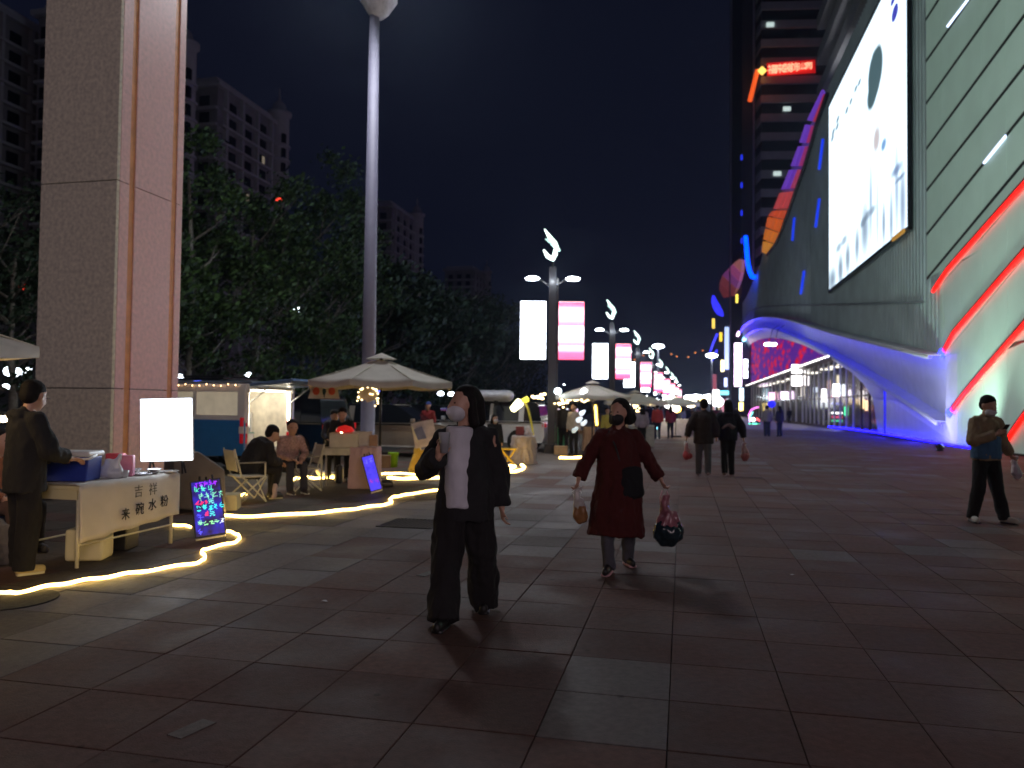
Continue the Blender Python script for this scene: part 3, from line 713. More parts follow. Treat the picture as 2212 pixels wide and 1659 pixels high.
# pale blue screen cells: dark gaps
# brown and violet leaf sculpture and blue crescents on the far roof
def strip_sign(nm, lb, pts, T, r_, m):
    P = [V((T, *onT(x, y, T))) for x, y in pts]
    base = P[0].copy(); rt = thing(nm, lb, 'sign', S(base.x, base.y, base.z), ROT)
    MB().tube([p - base for p in P], r_, 7).build('neon_tube', m, rt, True); return rt
strip_sign('blue_crescent', 'bright blue lit crescent left of the brown leaf', [(1541, 640), (1543, 652), (1548, 664), (1554, 674), (1561, 681)], 9.6, [.4, .9, 1.1, .9, .3], glow('crescent_blue', (.03, .03, 1.), 1.5))
strip_sign('blue_wall_line', 'blue slanting light line beside the yellow signs', [(1534, 760), (1541, 740), (1549, 722)], 9.2, .3, glow('line_blue', (.05, .05, 1.), 2.))
strip_sign('blue_wall_line', 'lower blue slanting light line beside the far street lamp', [(1537, 781), (1544, 768), (1548, 757)], 9.2, .3, glow('line_blue', (.05, .05, 1.), 2.))
lf = thing('leaf_sculpture', 'large leaf shape with lit brown, violet and orange segments on the far roof', 'roof sculpture', S(9.8, 165, 0), ROT)
lp_o = [Z6(*q) for q in ((105, 1600), (108, 1560), (122, 1520), (150, 1490), (180, 1460), (215, 1432))]
lp_i = [Z6(*q) for q in ((130, 1650), (185, 1640), (205, 1600), (218, 1560), (230, 1510), (234, 1440))]
for k in range(5):
    qs = [V((0, onT(*q, 9.8)[0] - 165, onT(*q, 9.8)[1])) for q in (lp_o[k], lp_o[k + 1], lp_i[k + 1], lp_i[k])]
    m_ = (qs[0] + qs[1] + qs[2] + qs[3]) / 4; qs = [m_ + (q - m_) * .93 for q in qs]
    MB().prism(qs, (.5, 0, 0)).build('leaf_segment', glow('leaf_seg', [(.25, .04, .05), (.3, .06, .08), (.3, .07, .3), (.5, .1, .3), (.6, .2, .2)][k], .35), lf)
# far low blocks closing the street under those signs
fb = thing('far_shop_row', 'dark far row of shops at the end of the street behind the signs', 'building', S(11.8, 205, 0), ROT)
MB().box((8, 60, 8), (16, 150, 16)).build('wall', mat('far_wall', (.12, .1, .16), .8), fb)
for k in range(14):
    MB().box((-.06, -10 + k * 10, 2.4), (.1, 8.6, 3.6)).build('shop_window', glow('far_shop_window', random.choice([(1, .8, .5), (.7, .8, 1), (1, .4, .5)]), .8), fb)
# ================================================================== giant lit billboard
c4 = [onT(x, y, TF - .22) for x, y in ((1792, 625), (1963, 490))]
sl, sr = c4[0][0], c4[1][0]; zb = (c4[0][1] + c4[1][1]) / 2; zt = onT(1785, 246, TF - .22)[1]
bbm = bpy.data.materials.new('billboard_print'); bbm.use_nodes = True
N = bbm.node_tree.nodes; L_ = bbm.node_tree.links; B_ = N['Principled BSDF']; B_.inputs['Base Color'].default_value = (.3, .3, .3, 1)
tc = N.new('ShaderNodeTexCoord'); sx = N.new('ShaderNodeSeparateXYZ'); L_.new(tc.outputs['Object'], sx.inputs[0])
# soft patch of print: centre (u, v), radii (a, b), each in shares of the board
def math_(op, a, b=None):
    m = N.new('ShaderNodeMath'); m.operation = op
    for i, q in enumerate((a, b)):
        if q is None: continue
        if isinstance(q, (int, float)): m.inputs[i].default_value = q
        else: L_.new(q, m.inputs[i])
    return m.outputs[0]
nz = N.new('ShaderNodeTexNoise'); nz.inputs['Scale'].default_value = .5; L_.new(tc.outputs['Object'], nz.inputs[0])
U = sx.outputs['Y']; W_ = sx.outputs['Z']
def patch(cur, c, u, v, a, b, soft=.35, amt=1.):
    du = math_('DIVIDE', math_('SUBTRACT', U, u), a); dv = math_('DIVIDE', math_('SUBTRACT', W_, v), b)
    d = math_('ADD', math_('POWER', math_('ABSOLUTE', du), 2.), math_('POWER', math_('ABSOLUTE', dv), 2.))
    d = math_('ADD', d, math_('MULTIPLY', math_('SUBTRACT', nz.outputs[0], .5), .5))
    mr = N.new('ShaderNodeMapRange'); mr.inputs[1].default_value = 1 + soft; mr.inputs[2].default_value = 1 - soft; mr.inputs[3].default_value = 0; mr.inputs[4].default_value = amt
    L_.new(d, mr.inputs[0]); mx = N.new('ShaderNodeMix'); mx.data_type = 'RGBA'; L_.new(mr.outputs[0], mx.inputs[0])
    if isinstance(cur, tuple): mx.inputs[6].default_value = (*cur, 1)
    else: L_.new(cur, mx.inputs[6])
    mx.inputs[7].default_value = (*[q * (.42 if sum(c) < 2 else 1) for q in c], 1); return mx.outputs[2]
Ls, Hs = sl - sr, zt - zb
def bb(x, y): q = onT(*Z6(x, y), TF - .22); return q[0] - sr, q[1] - zb     # local
cur = (.7, .88, 1.)
def pt(cur, c, x, y, rx, ry, **k):
    u, v = bb(x, y); u2, _ = bb(x + rx, y); _, v2 = bb(x, y - ry); return patch(cur, c, u, v, abs(u2 - u), abs(v2 - v), **k)
for x_, y_, a_, b_3, c_, am in ((1125, 1130, 16, 190, (.3, .4, .6), .9), (1092, 1050, 11, 230, (.34, .46, .68), .8), (1062, 1210, 10, 150, (.3, .42, .6), .9), (1020, 1235, 9, 110, (.3, .4, .55), .9), (985, 1180, 7, 190, (.4, .52, .72), .7), (948, 1120, 9, 200, (.32, .45, .66), .8), (915, 1270, 20, 130, (.28, .38, .52), .9), (872, 1360, 12, 90, (.3, .4, .52), .9), (820, 1430, 13, 80, (.28, .36, .46), .9), (780, 1490, 14, 80, (.24, .32, .42), .9), (735, 1545, 20, 60, (.22, .3, .4), .9), (1090, 940, 30, 26, (.2, .3, .55), .9), (1110, 985, 26, 12, (.2, .3, .5), .9), (1020, 700, 22, 120, (.55, .7, .85), .6)):
    cur = pt(cur, c_, x_, y_, a_, b_3, soft=.95, amt=am)
cur = pt(cur, (.07, .14, .16), 972, 400, 43, 135, soft=.18)
cur = pt(cur, (.07, .14, .16), 955, 520, 30, 80, soft=.3)
cur = pt(cur, (.6, .4, .35), 980, 770, 18, 70, soft=.6, amt=.8)
cur = pt(cur, (.12, .35, .75), 1020, 800, 14, 30, soft=.6, amt=.9)
for x, y in ((885, 455), (865, 490), (838, 560), (815, 610), (765, 660), (762, 700), (740, 730), (735, 765)):
    cur = pt(cur, (.12, .2, .26), x, y, 9, 16, soft=.5, amt=.9)
cur = pt(cur, (.05, .06, .6), 1082, 70, 18, 42, soft=.1)
cur = pt(cur, (.05, .06, .6), 1072, 0, 14, 22, soft=.1)
for x, y in ((770, 1370), (800, 1330), (930, 1190), (960, 1160), (905, 1230)): cur = pt(cur, (.15, .22, .32), x, y, 16, 24, soft=.7, amt=.7)
L_.new(cur, B_.inputs['Emission Color']); B_.inputs['Emission Strength'].default_value = 1.9
bd_ = thing('billboard', 'giant glowing white billboard showing a dark-haired figure in a pale gown', 'billboard', S(TF - .22, sr, zb), ROT)
MB().add([(-.034, 0, 0), (-.034, 0, Hs), (-.034, Ls, Hs), (-.034, Ls, 0)], [(0, 1, 2, 3)]).build('lit_print', bbm, bd_)
MB().box((.07, Ls / 2, Hs / 2), (.2, Ls, Hs)).build('light_box', M_['black'], bd_)
fr = MB().box((.02, Ls / 2, -.12), (.2, Ls + .4, .2)).box((.02, Ls / 2, Hs + .12), (.2, Ls + .4, .2)).box((.02, -.12, Hs / 2), (.2, .16, Hs)).box((.02, Ls + .12, Hs / 2), (.2, .16, Hs))
fr.build('frame', M_['black'], bd_)
MB().box((-.2, 1.2, -.2), (.1, 2.2, .2)).build('orange_tag', glow('orange_tag', (.6, .3, .05), .6), bd_)
# ================================================================== tower with red roof-line sign
tw = thing('office_tower', 'tall dark tower with pale floor bands behind the mall, carrying a red lit sign', 'tower', at(1642, 878, 150) * 1., R(-4))
tw.location.z = 0
tb_ = mat('tower_band', (.5, .5, .53), .8, .1, .4); td = mat('tower_dark', (.03, .03, .045), .3); tv = mat('tower_fin', (.4, .36, .5), .7)
MB().box((9, 9, 50), (17.6, 18, 100)).build('wall', td, tw)
for f in range(26): MB().box((9, 8.9, 3 + f * 3.72), (18.2, 18.8, 1.5)).build('floor_band', tb_, tw)
for k in range(4): MB().box((-.9 - k * .75, 2 + k * 3.5, 50), (.3, .5, 100)).build('fin', tv, tw)
MB().box((-1.6, 9, 50), (2.6, 12, 99)).build('side_wing', mat('tower_side', (.07, .06, .1), .7), tw)
for x, y in ((1664, 53), (1679, 375), (1700, 235)):
    q = at(x, y, 149.2) - tw.location; MB().box(Matrix.Rotation(R(4), 3, 'Z') @ q, (1.4, .3, .8)).build('lit_window', glow('tower_window', (.8, 1., .95), .7), tw)
for y in (340, 400, 460, 520, 570):
    q = at(1602, y, 149) - tw.location; MB().box(Matrix.Rotation(R(4), 3, 'Z') @ q, (.3, .3, 1.)).build('blue_dot_light', glow('tower_blue', (.02, .04, 1), 1.), tw)
# louvred block right of the tower
lt = thing('stepped_tower_wing', 'grey balcony slabs of a building above the mall roof, right of the red sign', 'building', S(13, 54, 0), ROT)
MB().box((8, 13, 42), (14, 25, 32)).build('wall', td, lt)
balc = mat('balcony', (.4, .4, .38), .8)
for f in range(8): MB().box((7.4, 13, 29.2 + f * 3.6), (15., 26.6, 1.3)).build('balcony_band', balc, lt)
rs = thing('red_roof_sign', 'red and yellow glowing Chinese sign across the front of the dark tower', 'sign', at(1640, 152, 147.5), R(-4))
rn = glow('red_sign_letters', (1., .42, .25), 1.5)
MB().box(at(1707, 149, 148.0) - rs.location, (9.2, .1, 2.6), Matrix.Rotation(R(-3), 3, 'Y')).build('red_halo_panel', glow('sign_red_halo', (1., .01, .01), .35), rs)  # glowing panel behind the letters paints their red halo
for k, ch in enumerate('福来装饰'):
    x = 1668 + k * 16; q = at(x, 152 - (k) * 1.2, 147.5) - rs.location; text('sign_letter', ch, 1.9, rn, rs, Matrix.Translation(q) @ Matrix.Rotation(R(90), 4, 'X'), .12, .0)
for k, ch in enumerate('公司'):
    q = at(1733 + k * 12, 147 - k, 147.5) - rs.location; text('sign_letter', ch, 1.45, rn, rs, Matrix.Translation(q) @ Matrix.Rotation(R(90), 4, 'X'), .12, .0)
q = at(1646, 153, 147.5) - rs.location
MB().box(q, (1.25, .25, 1.25), Matrix.Rotation(R(45), 3, 'Y')).build('diamond_emblem', glow('yellow_emblem', (1., .6, .12), 2.), rs)
q0 = at(1636, 152, 148) - rs.location; q1 = at(1621, 217, 146.5) - rs.location
MB().tube([q0, q1], .45, 6).build('side_letter_strip', glow('orange_strip', (1., .12, .02), 1.), rs, True)
MB().box(at(1700, 160, 148.2) - rs.location, (10.5, .2, .15)).build('sign_rail', M_['blackm'], rs)

# unseen lit board added beside and behind the camera to light the walkers' fronts
fill_board = thing('billboard', 'added glowing pale board out of view, beside and behind the viewpoint', 'billboard', S(TF - .5, -30, 3.2), ROT)
MB().box((0, 10, 4.4), (.06, 20, 8.8)).build('lit_print', glow('fill_board_glow', (1., .78, .84), 4.8), fill_board)
MB().box((.1, 10, -.15), (.3, 20.6, .25)).build('frame_bottom', M_['black'], fill_board)
MB().box((.1, 10, 8.95), (.3, 20.6, .25)).build('frame_top', M_['black'], fill_board)

for k, (t_, s_, tgt) in enumerate(((14., 100., (2, 50, 60)), (11.9, 70., (14, -2, 40)))):
    rf = thing('added_roof_floodlight', ['added floodlight on the mall roof aimed at the dark tower', 'added floodlight on the mall parapet aimed at the balconied wing'][k], 'floodlight', S(t_, s_, 27.6 if k else 8.), ROT)
    MB().box((0, 0, .2), (.4, .3, .3)).box((0, 0, 0), (.1, .3, .3)).build('housing', M_['black'], rf, bevel=.02)
    lamp('added_roof_flood', 'SPOT', (0, 0, .6), 2500 if not k else 300, (.85, .88, 1.), rf, .3, 110, tgt)  # added lamps, put in to brighten the tower and the balconied wing
# ================================================================== banner lamp posts along the street
pinkb = mat('pink_white_banner', (.6, .3, .4), .5)
n_ = pinkb.node_tree.nodes; l_ = pinkb.node_tree.links; b_ = n_['Principled BSDF']
tc = n_.new('ShaderNodeTexCoord'); sp = n_.new('ShaderNodeSeparateXYZ'); l_.new(tc.outputs['Generated'], sp.inputs[0])
cr = n_.new('ShaderNodeValToRGB'); cr.color_ramp.elements[0].position = 0; cr.color_ramp.elements[0].color = (1, .06, .18, 1)
for p_, c_ in ((.12, (1, .1, .25, 1)), (.2, (1, .75, .85, 1)), (.27, (1, .15, .3, 1)), (.33, (1, .9, 1, 1)), (.56, (1, .95, 1, 1)), (.6, (1, .15, .3, 1)), (.7, (1, .5, .65, 1)), (.85, (1, .7, .8, 1)), (.93, (1, .1, .22, 1)), (.99, (.9, .05, .15, 1))):
    e_ = cr.color_ramp.elements.new(p_); e_.color = c_
l_.new(sp.outputs[2], cr.inputs[0]); l_.new(cr.outputs[0], b_.inputs['Emission Color']); b_.inputs['Emission Strength'].default_value = 2.6
gold = glow('gold_print', (1., .7, .3), 1.2)
LP = {}
def lamp_post(t, s, k):
    ordn = ['nearest', 'second', 'third', 'fourth', 'fifth', 'sixth', 'seventh', 'eighth'][k]
    r_ = thing('banner_lamp_post', f'{ordn} black lamp post of the row with a white and a pink lit banner', 'lamp post', S(t, s), 0, 'lamp posts with lit banners')
    if 'pole' not in LP:
        LP['pole'] = MB().box((0, 0, .15), (.42, .42, .3)).box((0, 0, 3.1), (.24, .2, 5.9)).box((.17, .04, 2.9), (.06, .06, 5.6)).mesh('pole', M_['black'])
        LP['arm'] = MB().tube([(0, 0, 5.35), (.35, 0, 5.6), (.62, 0, 5.72)], .03, 6).mesh('arm', M_['black'], True)
        LP['head'] = MB().lathe([(.02, .07), (.15, .05), (.24, 0), (.2, -.04), (.02, -.05)], (.66, 0, 5.68), 14).mesh('lamp_head', M_['coldw'], True)
        LP['frame'] = MB().box((.62, 0, 3.98), (.86, .1, 1.92)).mesh('banner_box', M_['black'])
        LP['b'] = MB().box((.62, -.06, 3.98), (.82, .03, 1.88)).mesh('lit_banner', M_['banner'])
        LP['p'] = MB().box((.62, -.06, 3.98), (.82, .03, 1.88)).mesh('lit_banner', pinkb)
        LP['g'] = MB().box((.3, -.08, 3.3), (.04, .01, .3)).box((.33, -.08, 3.14), (.1, .01, .06)).box((.95, -.08, 3.35), (.04, .01, .36)).box((.9, -.08, 3.14), (.14, .01, .05)).box((.66, -.08, 3.28), (.14, .01, .03)).box((.6, -.08, 3.16), (.05, .01, .05)).mesh('gold_print', gold)
        sc_ = glow('sculpture_light', (.75, 1., .9), 3.)
        LP['s1'] = MB().tube([(-.28, 0, 7.3), (-.12, 0, 7.05), (.08, 0, 6.85), (.2, 0, 6.6)], [.02, .07, .06, .03], 6).mesh('lit_leaf', sc_, True)
        LP['s2'] = MB().tube([(-.3, 0, 6.62), (-.18, 0, 6.42), (0, 0, 6.32), (.08, 0, 6.5), (.06, 0, 6.75)], [.03, .07, .1, .09, .04], 6).mesh('lit_leaf', sc_, True)
        LP['s3'] = MB().tube([(-.25, 0, 6.98), (-.05, 0, 6.85), (.02, 0, 6.72)], [.02, .05, .03], 6).tube([(.1, 0, 6.6), (.24, 0, 6.62)], .04, 5).mesh('lit_leaf', glow('sculpture_dim', (.5, .8, .75), 1.2), True)
        LP['st'] = MB().cap((0, 0, 6.), .05, (0, 0, 6.4), .02, 6).mesh('spike', M_['black'])
    inst(LP['pole'], 'pole', r_); inst(LP['st'], 'spike', r_)
    for sgn in (0, math.pi): inst(LP['arm'], 'arm', r_, rot=sgn); inst(LP['head'], 'lamp_head', r_, rot=sgn)
    inst(LP['frame'], 'banner_box', r_); inst(LP['frame'], 'banner_box', r_, (-1.24, 0, 0))
    inst(LP['b'], 'lit_banner', r_, (-1.24, 0, 0)); inst(LP['p'], 'lit_banner', r_); inst(LP['g'], 'gold_print', r_, (-1.24, 0, 0))
    for q in ('s1', 's2', 's3'): inst(LP[q], 'lit_leaf', r_)
    if k < 4: lamp('lamp_post_light', 'POINT', (0, -.1, 5.6), 160, (.85, .93, 1.), r_, .3)
    return r_
lt0 = ts(g(1190, 979))
for k in range(8): lamp_post(lt0[0] + k * .42, lt0[1] + k * 16.8, k)
# two further tall street lamps with oval heads and lamps over the left road
def tall_lamp(x, yh, yb, Y, label):
    p0 = at(x, yb, Y); p0.z = 0; p1 = at(x, yh, Y); r_ = thing('street_lamp', label, 'street lamp', p0, 0)
    MB().lathe([(.16, 0), (.08, p1.z)], (0, 0, 0), 8).build('pole', mat('grey_pole', (.2, .2, .24), .5), r_, True)
    w_ = 13 / FPX * Y
    MB().ell((0, 0, p1.z), (w_, w_ * .5, w_ * .36)).build('lamp_head', M_['coldw'], r_, True); return r_
tall_lamp(1421, 748, 890, 75, 'tall street lamp with wide oval white head above the far stalls')
tall_lamp(1537, 768, 890, 85, 'tall street lamp with oval head left of the mall signs')
for k, (x, y) in enumerate([(1504, 857), (1531, 857), (1490, 858)]):
    tall_lamp(x, y, 884, 200, ['far street lamp tiny above the crowd, middle one', 'far street lamp tiny just above the walking couple', 'far street lamp tiny above the crowd, left one'][k])
for x, w_, lb in ((1661, .5, 'wide oval white lamp in front of the red patterned wall'), (1673, .2, 'small white lamp right of the wide one at the red patterned wall')):
    fl = thing('arch_lamp', lb, 'lamp', at(x, 744, 75), 0)
    MB().ell((0, 0, 0), (w_, .3, .16)).build('lamp_head', M_['coldw'], fl, True)
    MB().tube([(0, 0, 0), (.5, .5, 1.5), (2., 3., 2.2)], .03, 5).build('bracket', M_['black'], fl)

# ================================================================== LED ropes on the ground
def rope(label, pts, r_=.016, z=.02, group='warm light ropes round the stalls'):
    P = [g(x, y, z) for x, y in pts]; fine = []
    for i in range(len(P) - 1):
        a = P[max(i - 1, 0)]; b = P[i]; c = P[i + 1]; d = P[min(i + 2, len(P) - 1)]
        for f in (0, .2, .4, .6, .8):
            fine.append(.5 * (2 * b + (c - a) * f + (2 * a - 5 * b + 4 * c - d) * f * f + (3 * b - a - 3 * c + d) * f ** 3))
    fine.append(P[-1]); base = fine[0].copy(); base.z = 0
    o = MB().tube([q - base + V((0, 0, .006 * math.sin(i))) for i, q in enumerate(fine)], r_, 7).build('led_rope', M_['rope'], smooth=True); o.location = base
    tag(o, label, 'light rope', group); return o
rope('nearest warm LED rope, in front of the white clothed table and blue menu board', [(-40, 1279), (10, 1279), (36, 1280), (110, 1265), (179, 1254), (250, 1243), (322, 1232), (412, 1218), (438, 1210), (442, 1200), (436, 1192), (450, 1184), (500, 1173), (516, 1165), (516, 1157), (503, 1150), (487, 1147)], .015)
rope('long warm LED rope running from the yellow camp chair towards the woman in black', [(532, 1067), (510, 1073), (492, 1080), (480, 1092), (476, 1104), (480, 1113), (540, 1115), (661, 1109), (740, 1102), (793, 1095), (835, 1089), (846, 1084), (842, 1078), (852, 1073), (870, 1070), (910, 1063), (960, 1057)], .019)
rope('short warm LED rope behind the white clothed table beside the menu board', [(368, 1136), (385, 1134), (412, 1138)], .015)
rope('warm LED rope lying in front of the white folding table', [(634, 1036), (655, 1030), (680, 1033), (710, 1031), (735, 1033)], .026)
rope('straight warm LED rope right of the small blue board', [(838, 1032), (870, 1034), (910, 1033), (955, 1032)], .03)
rope('thin warm LED rope in front of the lime bin', [(824, 1024), (850, 1022), (890, 1024), (930, 1025), (942, 1022)], .018)
rope('warm LED rope looped at the foot of the yellow easel', [(1070, 1007), (1090, 1008), (1105, 1006), (1112, 1009), (1084, 1019), (1110, 1019), (1127, 1014), (1133, 1008), (1126, 1004)], .03)
rope('short straight warm LED rope right of the nearest lamp post', [(1208, 989), (1235, 989), (1263, 988)], .035)
rope('small piece of warm LED rope under the near table', [(161, 1161), (176, 1162), (190, 1160)], .012)

# ================================================================== vehicles
def wheel(parent, x, y, r_=.33, wd=.2):
    o = MB().cyl((x, y - wd / 2, r_), (x, y + wd / 2, r_), r_, 22).build('wheel', M_['rubber'], parent, bevel=.03)
    q = MB().cyl((x, y - wd / 2 - .012, r_), (x, y + wd / 2 + .012, r_), r_ * .6, 16).build('rim', M_['steel'], o)
    return o
def van(loc, rot):
    # local: x forward (nose at +L), rear at x=0, y = left +; width 1.68
    L, Wd, H = 4.6, 1.68, 2.0
    r_ = thing('camper_van', 'blue and white van with open lit tailgate behind the seated pair', 'van', loc, rot)
    blue = mat('blue_van_paint', (.035, .2, .5), .3, .06, coat=.6); wh = mat('cream_van_paint', (.75, .72, .7), .3, .05, coat=.5); inn = mat('van_interior', (.75, .7, .6), .6)
    bz = 1.14
    for sy in (-1, 1):
        y = sy * (Wd / 2 - .03)
        # lower side with wheel arches, skin follows a bulge
        prof = [(0., .38), (1.25, .34)] + [(1.75 - .42 * math.cos(R(a)), .34 + .42 * math.sin(R(a))) for a in range(0, 181, 20)] + [(2.3, .34), (3.2, .34)] + [(3.72 - .42 * math.cos(R(a)), .34 + .42 * math.sin(R(a))) for a in range(0, 181, 20)] + [(4.45, .36), (4.6, .5), (4.6, .95), (4.3, bz), (0., bz)]
        MB().prism([(x, y - .03, z) for x, z in prof], (0, .06, 0)).build('side_panel', blue, r_, bevel=.012)
        MB().box((2.2, sy * (Wd / 2 + .008), .95), (4., .015, .025)).build('side_rib', blue, r_)
        MB().box((2.1, sy * (Wd / 2 - .05), bz + .05), (4.2, .05, .1)).build('belt', wh, r_)
        for x, w_ in ((.11, .22), (1.42, .09), (2.55, .12), (3.5, .1)): MB().box((x, sy * (Wd / 2 - .065), 1.48), (w_, .05, .8)).build('pillar', wh, r_)
        MB().box((1.8, sy * (Wd / 2 - .1), 1.83), (3.7, .07, .18)).build('roof_rail', wh, r_, bevel=.02)
        for x0, x1 in ((.24, 1.37), (1.47, 2.49), (2.61, 3.45)):
            o = MB().box(((x0 + x1) / 2, sy * (Wd / 2 - .075), 1.465), (x1 - x0, .02, .55)).build('side_window', mat('lit_side_window', (.5, .46, .38), .3, .3, 3, emit=(1., .85, .6), es=.22), r_)
            MB().box(((x0 + x1) / 2, sy * (Wd / 2 - .06), 1.465), (x1 - x0 + .04, .012, .59)).build('window_seal', M_['black'], r_) if False else None
        o = MB().box((.06, sy * (Wd / 2 - .07), .92), (.1, .17, .56)).build('tail_light', mat('tail_red', (.5, .02, .04), .2, emit=(1, .02, .03), es=.12), r_, bevel=.02)
        MB().box((.06, sy * (Wd / 2 - .066), .93), (.11, .18, .15)).build('reflector', M_['white'], o)
        MB().box((.03, sy * (Wd / 2 - .06), 1.45), (.07, .09, .75)).build('rear_pillar', wh, r_, bevel=.02)
        for x in (1.75, 3.72): wheel(r_, x, sy * .72, .32, .2)
    MB().box((1.95, 0, 1.95), (4.1, Wd - .2, .07)).build('roof', mat('dark_roof', (.1, .12, .16), .4), r_, bevel=.03)
    MB().box((2.2, 0, .45), (4.4, Wd - .1, .06)).build('floor_panel', inn, r_)
    MB().prism([(4.1, -Wd / 2 + .06, 1.95), (4.62, -Wd / 2 + .06, 1.0), (4.66, -Wd / 2 + .06, .4), (4.5, -Wd / 2 + .06, .36), (4.4, -Wd / 2 + .06, .9), (4.05, -Wd / 2 + .06, 1.85)], (0, Wd - .12, 0)).build('nose', blue, r_, bevel=.02)
    MB().box((0, 0, .42), (.1, Wd - .04, .2)).build('bumper', wh, r_, bevel=.03)
    MB().box((.05, 0, 1.86), (.1, Wd - .14, .12)).build('rear_header', inn, r_)
    for sy in (-1, 1): MB().box((1.1, sy * (Wd / 2 - .13), 1.15), (2.2, .03, 1.3)).build('inner_lining', inn, r_)
    MB().box((2.3, 0, 1.15), (.05, Wd - .25, 1.35)).build('inner_curtain', inn, r_)
    # tailgate lifted over the counter, with glowing underside
    tg = MB().prism([(.05, -.76, 1.93), (-1.15, -.74, 2.03), (-1.2, -.74, 1.98), (-1.1, -.74, 1.93), (.05, -.76, 1.86)], (0, 1.5, 0)).build('tailgate', mat('tailgate_paint', (.1, .16, .3), .35), r_, bevel=.015)
    MB().box((-.5, 0, 1.905), (.9, .9, .015)).build('rear_window', M_['glass'], tg)
    for sy in (-.68, .68): MB().tube([(.02, sy, 1.5), (-.55, sy, 1.88)], .014, 6).build('gas_strut', M_['steel'], tg)
    lr = glow('van_inside_light', (1., .9, .7), 18.)
    MB().box((.04, Wd / 2 - .16, 1.35), (.03, .035, .95)).build('led_tube', lr, r_)
    MB().box((.04, -Wd / 2 + .16, 1.35), (.03, .035, .8)).build('led_tube', lr, r_)
    MB().box((.1, 0, 1.79), (.03, 1.2, .035)).build('led_tube', lr, r_)
    lamp('van_inside_glow', 'POINT', (.8, 0, 1.7), 22, (1., .88, .66), r_, .15)
    for k in range(15): MB().ell((.25 + k * .2, Wd / 2 + .0, 1.89 + .02 * math.sin(k * 2)), .014, n=6, m=4).build('fairy_light', glow('fairy', (1., .55, .25), 9.), r_)
    MB().box((1.75, .05, 2.05), (1.9, 1.1, .03)).tube([(.8, -.5, 2.1), (2.7, -.5, 2.1)], .02, 5).tube([(.8, .55, 2.1), (2.7, .55, 2.1)], .02, 5).build('roof_rack', M_['black'], r_)
    return r_
vp = at(525, 1010, 16.4); vp.z = 0
VR = R(180 - 22)
# rear left corner goes to vp : local (0, +-W/2)
vroot = van((0, 0, 0), VR)
M3 = Matrix.Rotation(VR, 3, 'Z'); cands = [(M3 @ V((0, s_ * .84, 0))) for s_ in (-1, 1)]
near = min(cands, key=lambda q: q.y); vroot.location = vp - near
def vloc(x, y, z): return vroot.location + M3 @ V((x, y, z))
# goods inside the open tailgate
def box_thing(nm, lb, cat, loc, d, m, rot=0., bevel=.01, group=None, lid=None):
    o = MB().box((0, 0, d[2] / 2), d).build(nm, m, None, bevel=bevel); o.location = loc; o.rotation_euler.z = rot
    tag(o, lb, cat, group)
    if lid: MB().box((0, 0, d[2] + .012), (d[0] + .015, d[1] + .015, .022)).build('lid', lid, o)
    return o
box_thing('storage_box', 'pale plastic box inside the lit van', 'box', vloc(.7, .3, .49), (.5, .6, .34), M_['white'], VR, lid=mat('teal_lid', (.1, .35, .33), .5))
box_thing('drawer_unit', 'white drawer unit standing inside the lit van', 'drawers', vloc(1.3, -.35, .49), (.5, .6, .8), M_['white'], VR)
box_thing('coffee_machine', 'small grey machine on the counter inside the lit van', 'machine', vloc(.65, .28, .86), (.35, .4, .36), mat('grey_machine', (.3, .33, .35), .3, metal=.5), VR, lid=M_['white'])

